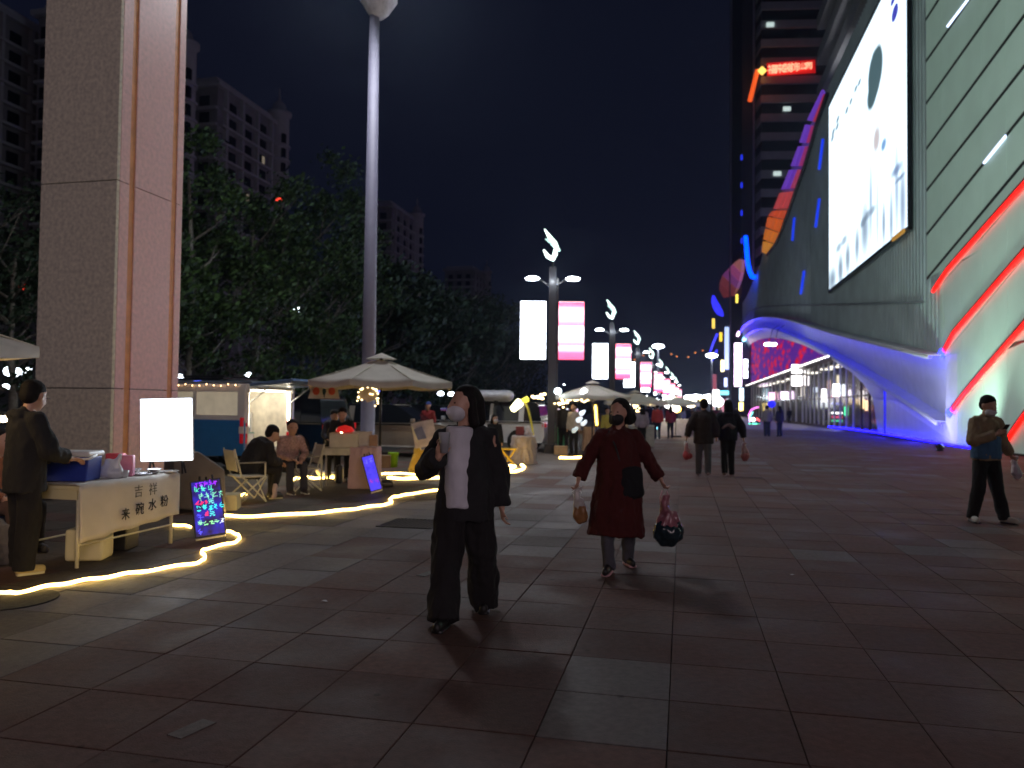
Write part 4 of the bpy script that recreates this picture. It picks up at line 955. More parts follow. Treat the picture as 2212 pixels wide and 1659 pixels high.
def car(loc, rot, nm, label, L, Wd, H, paint, hood=1.0, tail=.15, belt=.95, suv=True, extra=None, lights=True, ws=.9):
    """local: x from rear 0 to nose L, y across; the profile is lofted with tumblehome"""
    r_ = thing(nm, label, 'car', loc, rot)
    def side(prof, y0, y1, name, m, bev=.04):
        n = len(prof); vs = [(x, -y0, z) for x, z in prof] + [(x, y0, z) for x, z in prof]
        return None
    body = [(0.08, .32), (.0, .55), (.02, belt - .05), (.12, belt)] + [(L - hood - .1, belt), (L - hood * .5, belt - .02), (L - .12, belt - .14), (L, belt - .3), (L, .42), (L - .1, .28)]
    st = MB(); n = len(body)
    ring = [(x, z) for x, z in body]
    m = MB()
    ys = [(-Wd / 2 + .06, .94), (-Wd / 2, 1.), (Wd / 2, 1.), (Wd / 2 - .06, .94)]
    # lower body : hull of four rings
    cx, cz = L / 2, .6
    for y, k in ys: m.v += [V((cx + (x - cx) * (1 - (1 - k) * .4), y if abs(y) < Wd / 2 else y, cz + (z - cz) * k)) for x, z in ring]
    for j in range(3):
        for i in range(n): m.f.append((j * n + i, j * n + (i + 1) % n, (j + 1) * n + (i + 1) % n, (j + 1) * n + i))
    m.f.append(tuple(reversed(range(n)))); m.f.append(tuple(3 * n + i for i in range(n)))
    m.build('body', paint, r_, bevel=.035)
    c0, c1 = tail, L - hood; top = [(c0 + .1 if suv else c0 + .7, H), (c1 - ws * .75, H)]
    cab = [(c0, belt - .03), (c0 + (.12 if suv else .65), H - .08), (c0 + (.25 if suv else .85), H), (c1 - ws, H), (c1 - ws + .2, H - .07), (c1 + .1, belt - .03)]
    gm = MB(); n = len(cab)
    for y, in ((-1,), (1,)):
        gm.v += [V((x, y * (Wd / 2 - .05 - .17 * (z - belt) / (H - belt)), z)) for x, z in cab]
    for i in range(n): gm.f.append((i, (i + 1) % n, n + (i + 1) % n, n + i))
    gm.f.append(tuple(range(n))); gm.f.append(tuple(reversed(range(n, 2 * n))))
    gm.build('window_band', M_['glass'], r_, bevel=.03)
    MB().prism([(cab[2][0] - .1, -(Wd / 2 - .24), H - .01), (cab[3][0] + .1, -(Wd / 2 - .24), H - .01), (cab[3][0] - .05, -(Wd / 2 - .24), H + .03), (cab[2][0] + .05, -(Wd / 2 - .24), H + .03)], (0, Wd - .48, 0)).build('roof', paint, r_, bevel=.012)
    for sy in (-1, 1):
        for x0, x1 in ((cab[1][0] + .45, cab[1][0] + .62), ((c0 + c1) / 2 - .1, (c0 + c1) / 2)):
            MB().prism([(x0, sy * (Wd / 2 - .045), belt - .02), (x1, sy * (Wd / 2 - .045), belt - .02), (x1, sy * (Wd / 2 - .205), H - .03), (x0, sy * (Wd / 2 - .205), H - .03)], (0, sy * .012, 0)).build('door_pillar', paint, r_)
        for x in (.85, L - .9):
            MB().cyl((x, sy * (Wd / 2 - .13), .36), (x, sy * (Wd / 2 + .004), .36), .4, 22).build('wheel_arch', M_['black'], r_)
            wheel(r_, x, sy * (Wd / 2 - .08), .33, .2)
        MB().box((.05, sy * (Wd / 2 - .2), belt - .12), (.1, .3, .16)).build('tail_light', mat('car_tail', (.4, .01, .02), .2, emit=(1, .02, .03), es=.25), r_, bevel=.02)
        MB().ell((L - .14, sy * (Wd / 2 - .25), belt - .26), (.13, .2, .08)).build('headlight', mat('headlamp', (.7, .7, .7), .08, spec=1), r_, True)
        MB().box((L - hood - .15, sy * (Wd / 2 + .07), belt + .08), (.1, .16, .12)).build('mirror', paint, r_, bevel=.02)
        for x in (L * .36, L * .58): MB().box((x, sy * (Wd / 2 + .01), belt - .16), (.16, .02, .025)).build('handle', M_['steel'], r_)
    return r_
blk = mat('black_car_paint', (.008, .008, .01), .15, .05, coat=1); tan = mat('tan_car_paint', (.36, .31, .26), .35, .05, metal=.3, coat=.6)
wcar = mat('white_car_paint', (.6, .6, .62), .3, .04, coat=.7); red = mat('red_car_paint', (.3, .02, .02), .3, coat=.6)
def park(x, y, Y, ang, L, *a, corner='rear', **k):
    p = at(x, y, Y); p.z = 0; rt = R(ang); c = car((0, 0, 0), rt, *a[:2], L, *a[2:], **k)
    M = Matrix.Rotation(rt, 3, 'Z'); Wd = a[2]; xx = 0 if corner == 'rear' else L
    q = min([M @ V((xx, s_ * Wd / 2, 0)) for s_ in (-1, 1)], key=lambda v: v.y); c.location = p - q; return c
park(700, 1000, 19.2, 166, 4.8, 'black_minivan', 'black people carrier parked beside the open blue van', 1.85, 1.72, blk, hood=1.0, belt=1.05)
park(994, 985, 21.8, -12, 4.7, 'tan_car', 'tan car parked nose to the street behind the small blue board', 1.8, 1.5, tan, corner='nose', hood=1.25, belt=.98, suv=False)
wc = park(1176, 965, 25., 166, 4.7, 'white_suv', 'white estate car with a roof box behind the woman in black', 1.85, 1.62, wcar, hood=1.1, belt=1.02)
rb_ = thing('roof_box', 'long pale roof box on top of the white car', 'roof box', (0, 0, 0), R(166))
q = at(1046, 852, 25.6); rb_.location = (q.x, q.y, 1.66)
MB().cap((-.8, 0, .18), (.36, .2), (.75, 0, .2), (.3, .17), 14, u=(0, 1, 0)).build('shell', mat('roof_box_white', (.55, .55, .6), .3, coat=.4), rb_, True)
MB().box((-.5, 0, -.0), (.05, .9, .05)).box((.5, 0, -.0), (.05, .9, .05)).build('cross_bar', M_['black'], rb_)
park(960, 925, 31, 168, 4.4, 'dark_grey_car', 'dark grey car behind the tan car', 1.8, 1.5, mat('grey_car_paint', (.12, .13, .14), .25, coat=.8), belt=.95)
park(60, 962, 26, 172, 4.5, 'dark_parked_car', 'dark car parked far left with a glinting headlamp', 1.8, 1.5, blk, corner='nose', belt=.95)
hlm = glow('warm_headlight', (1., .8, .5), 14.)
o = MB().ell((0, 0, 0), (.16, .1, .1)).build('car_headlight_glow', hlm, smooth=True); o.location = at(7, 905, 24); tag(o, 'bright warm lamp of a vehicle at the far left edge', 'headlight')
for k, (s_, c_) in enumerate([(32, blk), (35.5, wcar), (39, blk), (42.5, red), (46, wcar), (50, blk)]):
    car(S(-11.5 if k % 2 else -11.2, s_), R(180 - 12.5), 'parked_car', ['black car just beyond the white estate car', 'white car parked beyond the nearest lamp post, first of two', 'black car parked beyond the near stalls', 'red car parked beyond the second umbrella', 'white car far along the row of parked cars', 'black car at the far end of the parked row'][k], 4.5, 1.8, 1.5, c_, belt=.95).location = S(-6.5, s_)
# distant lights over the cars: one object each
def dot(nm, lb, x, y, Y, r_, m, cat='light', group=None, sx=1.6):
    o = MB().ell((0, 0, 0), (r_ * sx, r_, r_), n=8, m=6).build(nm, m, smooth=True); o.location = at(x, y, Y); return tag(o, lb, cat, group)
cw = glow('distant_white_light', (.8, .9, 1.), 12.); bl_ = glow('distant_blue_light', (.1, .15, 1.), 4.); rd_ = glow('distant_red_light', (1., .06, .03), 3.)
for x, y, r_, lb in ((25, 802, .3, 'wide cluster of white light left of the pillar'), (34, 804, .25, 'white light right beside the wide cluster at the left'), (62, 799, .12, 'small white light touching the left edge of the pillar, upper one'), (60, 804, .12, 'small white light touching the left edge of the pillar, lower one'), (13, 836, .16, 'round white lamp above the standing man at the left edge'), (374, 812, .16, 'white light just right of the pillar over the van'), (388, 814, .14, 'second white light right of the pillar over the van'), (440, 830, .1, 'bluish light over the roof of the blue van'), (538, 811, .16, 'white light cluster above the tailgate of the van'), (398, 707, .12, 'small slanting white light in the trees beside the pillar'), (645, 668, .2, 'white window light shining through the trees'), (722, 837, .12, 'white light between the hanging white bags'), (952, 850, .12, 'pale light above the tan car, left'), (975, 851, .12, 'pale light above the tan car, middle'), (1000, 854, .1, 'pale light above the tan car, right')):
    dot('distant_light', lb, x, y, 44, r_, cw, group='distant lights among the trees')
for x, y, lb in ((424, 822, 'small blue light above the van roof, left'), (432, 826, 'small blue light above the van roof, right'), (818, 844, 'blue light beside the round fairy lit sign')):
    dot('distant_blue_light', lb, x, y, 42, .09, bl_)
dot('red_light', 'single red lamp high in the dark trees', 603, 432, 60, .16, rd_); dot('red_light', 'red lamp low at the left edge behind the pillar', 50, 620, 60, .2, rd_)

# ================================================================== furniture builders
tub = mat('cream_tube', (.6, .58, .45), .4)
def camp_chair(loc, rot, label, fab):
    r_ = thing('camp_chair', label, 'camp chair', loc, rot, 'folding camp chairs')
    MB().box((0, 0, .4), (.48, .42, .025)).build('seat', fab, r_, bevel=.01)
    MB().prism([(-.24, .2, .48), (.24, .2, .48), (.24, .27, .8), (-.24, .27, .8)], (0, .02, 0)).build('backrest', fab, r_, bevel=.008)
    for sx in (-1, 1):
        MB().tube([(sx * .25, -.22, .02), (sx * .25, .16, .42), (sx * .25, .27, .82)], .013, 6).build('rear_frame', tub, r_)
        MB().tube([(sx * .25, .24, .02), (sx * .25, -.2, .4), (sx * .25, -.2, .6)], .013, 6).build('front_frame', tub, r_)
        MB().box((sx * .25, 0, .61), (.05, .42, .02)).build('armrest', M_['bark'], r_)
        MB().tube([(sx * .25, -.22, .02), (-sx * .25, -.22, .39)], .01, 5).build('cross_brace', tub, r_)
    return r_
creamf = mat('cream_chair_fabric', (.6, .57, .45), .9, .1, 8, .3, 150)
camp_chair(g(531, 1084), R(128), 'cream camp chair with upright back behind the man in black', creamf)
camp_chair(g(640, 1062) + V((0.1, .1, 0)), R(-60), 'cream camp chair right of the man in the pink shirt', creamf)

def umbrella(loc, Rr, zr, za, label, n=8, rot=0., tilt=(0, 0), pole=True, leds=True):
    r_ = thing('market_umbrella', label, 'umbrella', loc, rot, 'pale market umbrellas over the stalls')
    apex = V((tilt[0] * .5, tilt[1] * .5, za)); rim = []
    for k in range(n):
        a = 2 * math.pi * (k + .5) / n
        rim.append(V((Rr * math.cos(a), Rr * math.sin(a), zr + tilt[0] * math.cos(a) + tilt[1] * math.sin(a))))
    for k in range(n):
        a, b = rim[k], rim[(k + 1) % n]; m = MB(); G = 5
        rows = []
        for i in range(G + 1):
            f = .14 + .86 * i / G; row = []
            for j in range(G + 1):
                h = j / G; p_ = apex.lerp(a.lerp(b, h), f); sag = .05 * math.sin(math.pi * h) * f + .05 * math.sin(math.pi * f)
                p_ = p_ - V((0, 0, sag * .9)); row.append(p_)
            rows.append(row)
        vz = [[p_ for p_ in row] for row in rows]
        for row in vz:
            m.v += row
        for i in range(G):
            for j in range(G):
                q = i * (G + 1) + j; m.f.append((q, q + 1, q + G + 2, q + G + 1))
        k0 = len(m.v); m.v += [p_ - V((0, 0, .1)) for p_ in vz[-1]]
        for j in range(G): q = G * (G + 1) + j; m.f.append((q, q + 1, k0 + j + 1, k0 + j))
        m.build('canopy_panel', M_['canvas'], r_, True)
        MB().tube([apex - V((0, 0, .06)), apex.lerp(rim[k], .5) - V((0, 0, .03)), rim[k] - V((0, 0, .01))], .009, 5).build('rib', tub, r_)
        MB().tube([apex.lerp(rim[k], .5) - V((0, 0, .03)), V((0, 0, za - .62))], .008, 5).build('strut', tub, r_)
    m = MB(); m.v = [apex + V((0, 0, .07))] + [apex.lerp(q, .22) + V((0, 0, .055)) for q in rim]; m.f = [(0, 1 + k, 1 + (k + 1) % n) for k in range(n)]
    m.build('vent_cap', M_['canvas'], r_, False)
    if pole:
        MB().tube([(0, 0, .05), (0, 0, za - .02)], .022, 8).build('pole', M_['blackm'], r_, True)
        MB().box((0, 0, .05), (.5, .5, .09)).build('base', M_['black'], r_, bevel=.02)
    return r_
UP = at(868, 1045, 14.3); UP.z = 0
pm = at(822, 900, 14.3); UP = V((pm.x, pm.y, 0))
umbrella(UP, 1.38, 1.93, 2.4, 'large cream market umbrella over the folding table stall', rot=R(10))
umbrella(V((at(-205, 700, 6.4).x, 6.4, 0)), .98, 2.0, 2.35, 'cream umbrella whose corner shows at the left edge of the picture', n=4, rot=R(-2))
q = at(1280, 850, 24); umbrella(V((q.x, q.y, 0)), 1.2, 1.86, 2.28, 'white market umbrella just right of the nearest lamp post', rot=R(5))
q = at(1372, 850, 31); umbrella(V((q.x, q.y, 0)), 1.3, 1.75, 2.15, 'white umbrella behind the head of the woman in red')
q = at(1460, 860, 40); umbrella(V((q.x, q.y, 0)), 1.6, 1.75, 2.15, 'pale umbrella over the brightly lit far stall')
q = at(1405, 860, 52); umbrella(V((q.x, q.y, 0)), 1.5, 1.75, 2.2, 'farthest pale umbrella above the red jackets')

def folding_table(loc, rot, lx, ly, h, label, topm, cat='table', nm='folding_table'):
    r_ = thing(nm, label, cat, loc, rot)
    MB().box((0, 0, h - .02), (lx, ly, .04)).build('tabletop', topm, r_, bevel=.008)
    for sx in (-1, 1):
        for sy in (-1, 1): MB().tube([(sx * (lx / 2 - .04), sy * (ly / 2 - .04), 0), (sx * (lx / 2 - .04), sy * (ly / 2 - .04), h - .04)], .018, 7).build('leg', tub, r_, True)
        MB().tube([(sx * (lx / 2 - .04), -ly / 2 + .04, .2), (sx * (lx / 2 - .04), ly / 2 - .04, .2)], .01, 5).build('stretcher', tub, r_)
    MB().box((0, -ly / 2 + .015, h - .08), (lx - .06, .02, .09)).build('apron', topm, r_); MB().box((0, ly / 2 - .015, h - .08), (lx - .06, .02, .09)).build('apron', topm, r_)
    return r_

# ---------------- stall A : white clothed table
ivory = mat('ivory_table', (.6, .56, .36), .5, .06)
TA = -5.28; sa0, sa1 = 5.92, 7.3
A = S(TA - .32, (sa0 + sa1) / 2)
folding_table(A, -SA, .64, sa1 - sa0, .74, 'ivory folding table of the near stall under a white cloth', ivory)
clothm = mat('white_cloth', (.6, .56, .5), .9, .06, 5, .25, 120)
def cloth(label, c0, c1, top_w, drop0, drop1, z=.752, amp=.012, m=clothm, nm='tablecloth'):
    """cloth over the edge between street points c0-c1 (t, s): lies on the top for top_w and hangs down"""
    a, b = S(*c0), S(*c1); L = (b - a).length; d = (b - a) / L; nrm = V((d.y, -d.x, 0)); mb = MB(); NU, NV = 44, 22; rd = random.Random(9)
    for j in range(NV + 1):
        for i in range(NU + 1):
            f = i / NU; dr = drop0 + (drop1 - drop0) * f; tot = top_w + dr; v = tot * j / NV
            p = a + d * (L * f)
            if v < top_w: q = p - nrm * (top_w - v) + V((0, 0, z + .003 * math.sin(i * .9)))
            else:
                h = v - top_w; q = p + nrm * (.012 + (.3 + h) * amp * (math.sin(f * 11 + .6) + .4 * math.sin(f * 27 + 2)) + h * .03) + V((0, 0, z - h + .006 * math.sin(f * 23)))
                q += d * (.02 * math.sin(h * 7 + f * 2) * h)
            mb.v.append(q - a)
    for j in range(NV):
        for i in range(NU): q = j * (NU + 1) + i; mb.f.append((q, q + 1, q + NU + 2, q + NU + 1))
    o = mb.build(nm, m, None, True); o.location = a; o['_solid'] = 1
    sd = o.modifiers.new('so', 'SOLIDIFY'); sd.thickness = .003
    return tag(o, label, 'tablecloth'), a, d, nrm
cl, a, d, nrm = cloth('white cloth with black Chinese characters hanging over the near table', (TA, sa0 - .02), (TA, sa1 + .02), .5, .52, .44)
inkm = mat('black_ink', (.02, .02, .02), .8); inkf = mat('faint_ink', (.16, .15, .12), .8)
def on_cloth(f, h, out=.03): return d * ((sa1 - sa0 + .04) * f) + nrm * (out + h * .03) + V((0, 0, .752 - h))
ax = Matrix((d, V((0, 0, 1)), nrm)).transposed().to_4x4()
lai = MB(); base_M = Matrix.Translation(on_cloth(.40, .33, .032)) @ ax
for (x0, y0, x1, y1) in ((-.045, .035, .045, .035), (-.025, .025, -.014, .006), (.025, .025, .014, .006), (-.055, 0, .055, 0), (0, .056, 0, -.058), (-.003, -.004, -.05, -.046), (.003, -.004, .05, -.046)):
    p0, p1 = V((x0, y0, 0)), V((x1, y1, 0)); dd = (p1 - p0).normalized() * .0; nn_ = V((-(p1 - p0).y, (p1 - p0).x, 0)).normalized() * .0062
    lai.prism([p0 - nn_, p1 - nn_, p1 + nn_, p0 + nn_], (0, 0, .002))
o = lai.build('ink_character', inkm, cl); o.matrix_local = base_M
for ch, f, h in zip('碗水粉', (.54, .67, .80), (.315, .295, .28)):
    text('ink_character', ch, .125, inkm, cl, Matrix.Translation(on_cloth(f, h, .032)) @ ax, .001, .0014)
for ch, f in zip('吉祥', (.53, .68)):
    text('faint_character', ch, .13, inkf, cl, Matrix.Translation(on_cloth(f, .14, .03)) @ ax, .001, -.0005)
def on_top(t, s, z=.757): return S(TA - t, s, z)
def cooler(loc, rot):
    r_ = thing('cooler_box', 'blue cooler box with white lid and handle on the near table', 'cooler', loc, rot)
    bm_ = mat('cooler_blue', (.025, .05, .3), .4, .05)
    MB().prism([(-.2, -.13, 0), (.2, -.13, 0), (.225, -.145, .23), (-.225, -.145, .23)], (0, .27, 0)).build('tub', bm_, r_, bevel=.015)
    MB().box((0, -.005, .255), (.47, .31, .05)).build('lid', M_['white'], r_, bevel=.018)
    MB().tube([(-.235, -.02, .24), (-.24, -.17, .215), (0, -.19, .2), (.24, -.17, .215), (.235, -.02, .24)], .012, 6).build('handle', M_['white'], r_, True)
    return r_
cooler(on_top(.34, 6.2), R(2))
# lit white panel on its stand
lp_ = at(360, 990, 8.25)
sg_ = thing('lit_menu_panel', 'glowing white square light panel standing on the end of the near table', 'light panel', (lp_.x, lp_.y, .74), R(4))
MB().box((0, 0, .47), (.55, .04, .68), Matrix.Rotation(R(-2.), 3, 'Y')).build('panel_back', M_['white'], sg_, bevel=.02)
MB().box((0, -.024, .47), (.53, .012, .66), Matrix.Rotation(R(-2.), 3, 'Y')).build('lit_face', glow('lit_panel_white', (.78, .88, 1.), 7.), sg_)
for sx in (-.16, .16): MB().tube([(sx, .0, .15), (sx * 1.1, -.02, .0)], .012, 6).tube([(sx, .03, .14), (sx, .12, .0)], .01, 5).build('stand_leg', M_['blackm'], sg_)
# things on the near table
def dish(nm, lb, cat, loc, prof, m, group=None, n=18):
    o = MB().lathe(prof, (0, 0, 0), n).build(nm, m, None, True); o.location = loc; return tag(o, lb, cat, group)
foil = mat('foil_tray', (.65, .65, .68), .25, metal=.7)
bowlp = [(.03, 0), (.07, .045), (.078, .05), (.07, .048), (.028, .008), (.001, .006)]
dish('bowl', 'steel bowl at the near end of the white clothed table', 'bowl', on_top(.1, 7.05), bowlp, foil)
dish('bowl', 'stacked steel bowl under the lit panel', 'bowl', on_top(.3, 7.0), bowlp, foil)
dish('plate', 'shallow white plate at the right corner of the near table', 'plate', on_top(.06, 7.22), [(.05, 0), (.11, .015), (.108, .018), (.05, .006), (.001, .005)], M_['white'])
dish('plate', 'foil plate beside the pink packet', 'plate', on_top(.12, 6.88), [(.05, 0), (.11, .018), (.108, .02), (.05, .006), (.001, .005)], foil)
box_thing('pink_packet', 'upright pink packet with red print on the near table', 'packet', on_top(.16, 6.72), (.13, .08, .21), mat('pink_packet', (.6, .2, .3), .5), R(8))
box_thing('red_print_label', 'small red box lying behind the pink packet', 'box', on_top(.36, 6.8), (.17, .1, .22), mat('red_print', (.55, .05, .08), .5), R(5))
o = MB().cap((0, 0, .06), (.13, .08), (0, 0, .15), (.07, .04)).cap((.05, 0, .13), .03, (.07, .02, .22), .015).blob('plastic_bag', mat('thin_plastic', (.6, .62, .65), .3, .1), None, .015, 3, .02); o.location = on_top(.18, 6.52); tag(o, 'crumpled clear plastic bag between cooler and pink packet', 'bag')
dish('sauce_tub', 'small clear tub in front of the plastic bag', 'tub', on_top(.1, 6.6), [(.04, 0), (.05, .07), (.048, .07), (.04, .01), (.001, .01)], mat('tub_plastic', (.5, .5, .52), .3))
dish('tin_cup', 'small orange cup beside the arm of the standing man', 'cup', on_top(.55, 6.05), [(.03, 0), (.04, .1), (.037, .1), (.03, .01), (.001, .01)], mat('orange_cup', (.6, .25, .1), .4))
box_thing('white_bin', 'white plastic bin on the ground under the near table', 'bin', S(TA - .25, 6.35), (.34, .3, .3), ivory, R(8), .03)
box_thing('dark_crate', 'dark crate under the right half of the near table', 'crate', S(TA - .35, 6.85), (.3, .3, .26), M_['black'], R(3), .02)
o = MB().cap((0, 0, .14), (.2, .16), (.02, 0, .3), (.15, .1)).blob('grey_bag', mat('grey_bag', (.13, .12, .11), .8, .3), None, .02, 3, .04); o.location = S(-6.15, 5.9); tag(o, 'slumped grey bag on the ground behind the near table leg', 'bag')
# grey tarpaulin bench behind
tp = at(420, 1100, 10.6); tarp = mat('grey_tarp', (.3, .27, .24), .85, .15, 4, .3, 40)
tq = [at(*q) for q in ((375, 982, 10.9), (431, 976, 10.9), (486, 1014, 10.7), (488, 1062, 10.5))]
b0 = tq[0].copy(); b0.z = 0
o = MB().prism([V((0, 0, 0)), V((0, 0, tq[0].z)), tq[1] - b0, tq[2] - b0, V((tq[3].x - b0.x + .02, tq[3].y - b0.y, 0))], (-.45, .7, 0)).build('covered_trolley', tarp, None, bevel=.03); o.location = b0
tag(o, 'grey tarpaulin covered trolley with sloping end beside the pillar', 'trolley')
o = box_thing('lit_low_box', 'low pale box glowing in rope light behind the menu board', 'box', g(476, 1100), (.5, .35, .22), ivory, R(10))

# ---------------- LED menu boards on easels
ledb = mat('led_board_blue', (.01, .01, .05), .3)
n_ = ledb.node_tree.nodes; l_ = ledb.node_tree.links; b_ = n_['Principled BSDF']
tc = n_.new('ShaderNodeTexCoord'); nz = n_.new('ShaderNodeTexNoise'); nz.inputs['Scale'].default_value = 7; l_.new(tc.outputs['Object'], nz.inputs[0])
cr = n_.new('ShaderNodeValToRGB'); cr.color_ramp.elements[0].position = .4; cr.color_ramp.elements[0].color = (.012, .0, .06, 1); cr.color_ramp.elements[1].position = .68; cr.color_ramp.elements[1].color = (.03, .02, .9, 1)
l_.new(nz.outputs[0], cr.inputs[0]); l_.new(cr.outputs[0], b_.inputs['Emission Color']); b_.inputs['Emission Strength'].default_value = .7
def scribble(mb, x0, x1, z, h, rd, y=-.022):
    x = x0
    while x < x1 - .01:
        w_ = h * rd.uniform(.8, 1.05)
        for k in range(rd.randint(4, 6)):
            ang = rd.choice([0, 0, 90, 90, 45, -40]) + rd.uniform(-8, 8); cx = x + w_ * rd.uniform(.25, .75); cz = z + h * rd.uniform(-.4, .4); l = w_ * rd.uniform(.25, .48)
            dx, dz = math.cos(R(ang)) * l, math.sin(R(ang)) * l; mb.tube([(cx - dx, y, cz - dz), (cx + dx, y, cz + dz)], .0027, 4)
        x += w_ * 1.12
def board(loc, rot, w_, h, tilt, label, small=False):
    r_ = thing('led_menu_board', label, 'menu board', loc, rot, 'glowing blue menu boards')
    hold = MB()
    Mt = Matrix.Rotation(R(-tilt), 4, 'X')
    bo = MB().box((0, 0, h / 2 + .05), (w_, .03, h)).build('frame', M_['black'], r_, bevel=.006); bo.matrix_local = Mt
    f = MB().box((0, -.018, h / 2 + .05), (w_ - .03, .006, h - .03)).build('lit_panel', ledb if not small else glow('small_board_blue', (.07, .05, 1.), .9), r_); f.matrix_local = Mt
    for sx in (-1, 1): MB().tube([(sx * w_ * .46, 0, .0), (sx * w_ * .2, .1 + h * math.sin(R(tilt)), h * 1.12)], .012, 5).build('easel_leg', M_['black'], r_)
    MB().tube([(0, .42, .0), (0, .1 + h * math.sin(R(tilt)), h * 1.1)], .012, 5).build('rear_leg', M_['black'], r_)
    MB().box((0, -.02, .04), (w_ * .95, .06, .02)).build('ledge', tub, r_)
    rd = random.Random(4)
    if not small:
        rows = [(.93, (.35, .03, 1.), -.38, .3, .05), (.82, (.1, .9, .5), -.42, .28, .07), (.71, (.2, .6, .4), -.3, .42, .065), (.6, (.9, .03, .1), -.4, -.0, .045), (.5, (.05, .95, .85), -.38, .44, .06), (.38, (.1, .1, 1.), -.38, -.22, .06), (.38, (.9, .05, .1), -.14, .0, .06), (.24, (.3, .9, .4), -.38, .3, .055), (.24, (.7, .8, 1.), .34, .46, .05), (.1, (.1, .1, 1.), -.4, -.2, .05)]
        for k, (fz, c, x0, x1, hh) in enumerate(rows):
            mb = MB(); scribble(mb, x0 * w_, x1 * w_, .05 + h * fz, hh, rd); o = mb.build('handwritten_line', glow('marker', c, 1.5), r_); o.matrix_local = Mt
        for x, fz, c in ((.12, .6, (.2, .9, .6)), (.12, .38, (.1, .9, .8))):
            text('yuan_sign', '元', .06, glow('marker', c, 2.), r_, Mt @ Matrix.Translation((x * w_, -.024, .05 + h * fz)) @ Matrix.Rotation(R(90), 4, 'X'), .001)
    else:
        for k, c in enumerate([(.25, .25, .9), (.02, .02, .5), (.05, .05, .6), (.5, .03, .3)]):
            mb = MB(); scribble(mb, -.36 * w_, .2 * w_, .05 + h * (.85 - .2 * k), .08, rd); o = mb.build('handwritten_line', glow('marker', c, .8), r_); o.matrix_local = Mt
    return r_
board(g(457, 1168), R(16), .32, .62, 12, 'glowing blue menu board with green, cyan and red handwriting beside the white cloth').rotation_euler.y = R(-8)
bs_ = board(g(815, 1066), R(10), .21, .62, 10, 'narrow plain blue glowing board leaning at the pink clothed table', True); bs_.rotation_euler.y = R(-16)

# ---------------- stall B : folding table, goods
q = g(688, 1055)
tB = folding_table(V((q.x + .42, q.y + .25, 0)), R(3), .86, .5, .72, 'pale folding table under the large cream umbrella', tub)
bz_ = .74
box_thing('display_box', 'white display box with tan end on the pale folding table', 'box', V((q.x + .42, q.y + .2, .72)), (.52, .34, .27), mat('display_cream', (.62, .58, .45), .5, .1), R(3), .02)
pkc = mat('pink_cloth', (.6, .42, .42), .8, .06, 5, .3, 90)
qb = g(782, 1057); tt, ss_ = ts(qb)
o = MB().prism([(-.27, -.2, 0), (.27, -.2, 0), (.25, -.19, .74), (-.24, -.19, .74)], (0, .42, 0)).blob('draped_stand', pkc, None, .016, 2, .014); o.location = qb + V((0, .25, 0)); tag(o, 'pale pink cloth draped counter right of the folding table', 'counter')
for k, (dx, dy, dz, w_, h, c, lb) in enumerate([(-.05, 0, .76, .36, .26, (.6, .55, .48), 'cream printed menu card standing on the pink counter'), (-.2, .02, .76, .1, .2, (.65, .3, .35), 'pink bottle at the left end of the pink counter'), (.16, -.05, .76, .14, .2, (.35, .2, .12), 'brown box on the pink counter')]):
    box_thing('menu_card' if k == 0 else 'goods_box', lb, 'card' if k == 0 else 'box', qb + V((dx, .2 + dy, dz)), (w_, .05 if k == 0 else .1, h), mat('goods', c, .5, .2), R(6), .006)
lr_ = thing('red_lantern', 'red shaded lamp glowing on the display box of the umbrella stall', 'lamp', at(738, 940, 13.9), 0)
MB().lathe([(.02, .12), (.12, .09), (.17, .03), (.16, .0), (.001, .02)], (.06, 0, .06), 16).build('shade', mat('red_shade', (.5, .02, .02), .3, emit=(1, .02, .02), es=.35), lr_, True)
MB().cyl((0, -.02, -.08), (0, -.02, .06), .02, 8).build('bulb', M_['warm'], lr_)
MB().tube([(-.22, 0, -.1), (-.05, 0, .12), (.05, 0, .16)], .006, 5).build('wire', M_['blackm'], lr_)
# round sign with fairy lights hung from the umbrella
cs = at(796, 852, 14.1); rs_ = thing('round_hanging_sign', 'pale cloud shaped sign ringed with fairy lights hanging under the cream umbrella', 'sign', cs, 0)
MB().cap((-.07, 0, -.03), (.13, .01), (.06, 0, .02), (.13, .01), 16, u=(0, 0, 1)).prism([(-.17, -.012, -.1), (.12, -.012, -.1), (.19, -.012, .0), (.16, -.012, .1), (.02, -.012, .13), (-.12, -.012, .09), (-.2, -.012, -.02)], (0, .02, 0)).build('board', mat('sign_cream', (.6, .52, .45), .6), rs_)
MB().tube([(0, 0, .12), (.1, 0, .45)], .005, 4).build('cord', M_['black'], rs_)
fy = glow('fairy_bulb', (1., .72, .35), 9.); fb_ = MB().ell((0, 0, 0), (.017, .01, .01), n=6, m=4).mesh('fairy_bulb', fy, True)
rd = random.Random(8)
for k in range(22):
    a_ = rd.uniform(0, 6.28); inst(fb_, 'fairy_bulb', rs_, (.2 * math.cos(a_) * rd.uniform(.8, 1.1), -.02, .13 * math.sin(a_) - (.12 if k % 3 == 0 else 0)))
rd = random.Random(12)
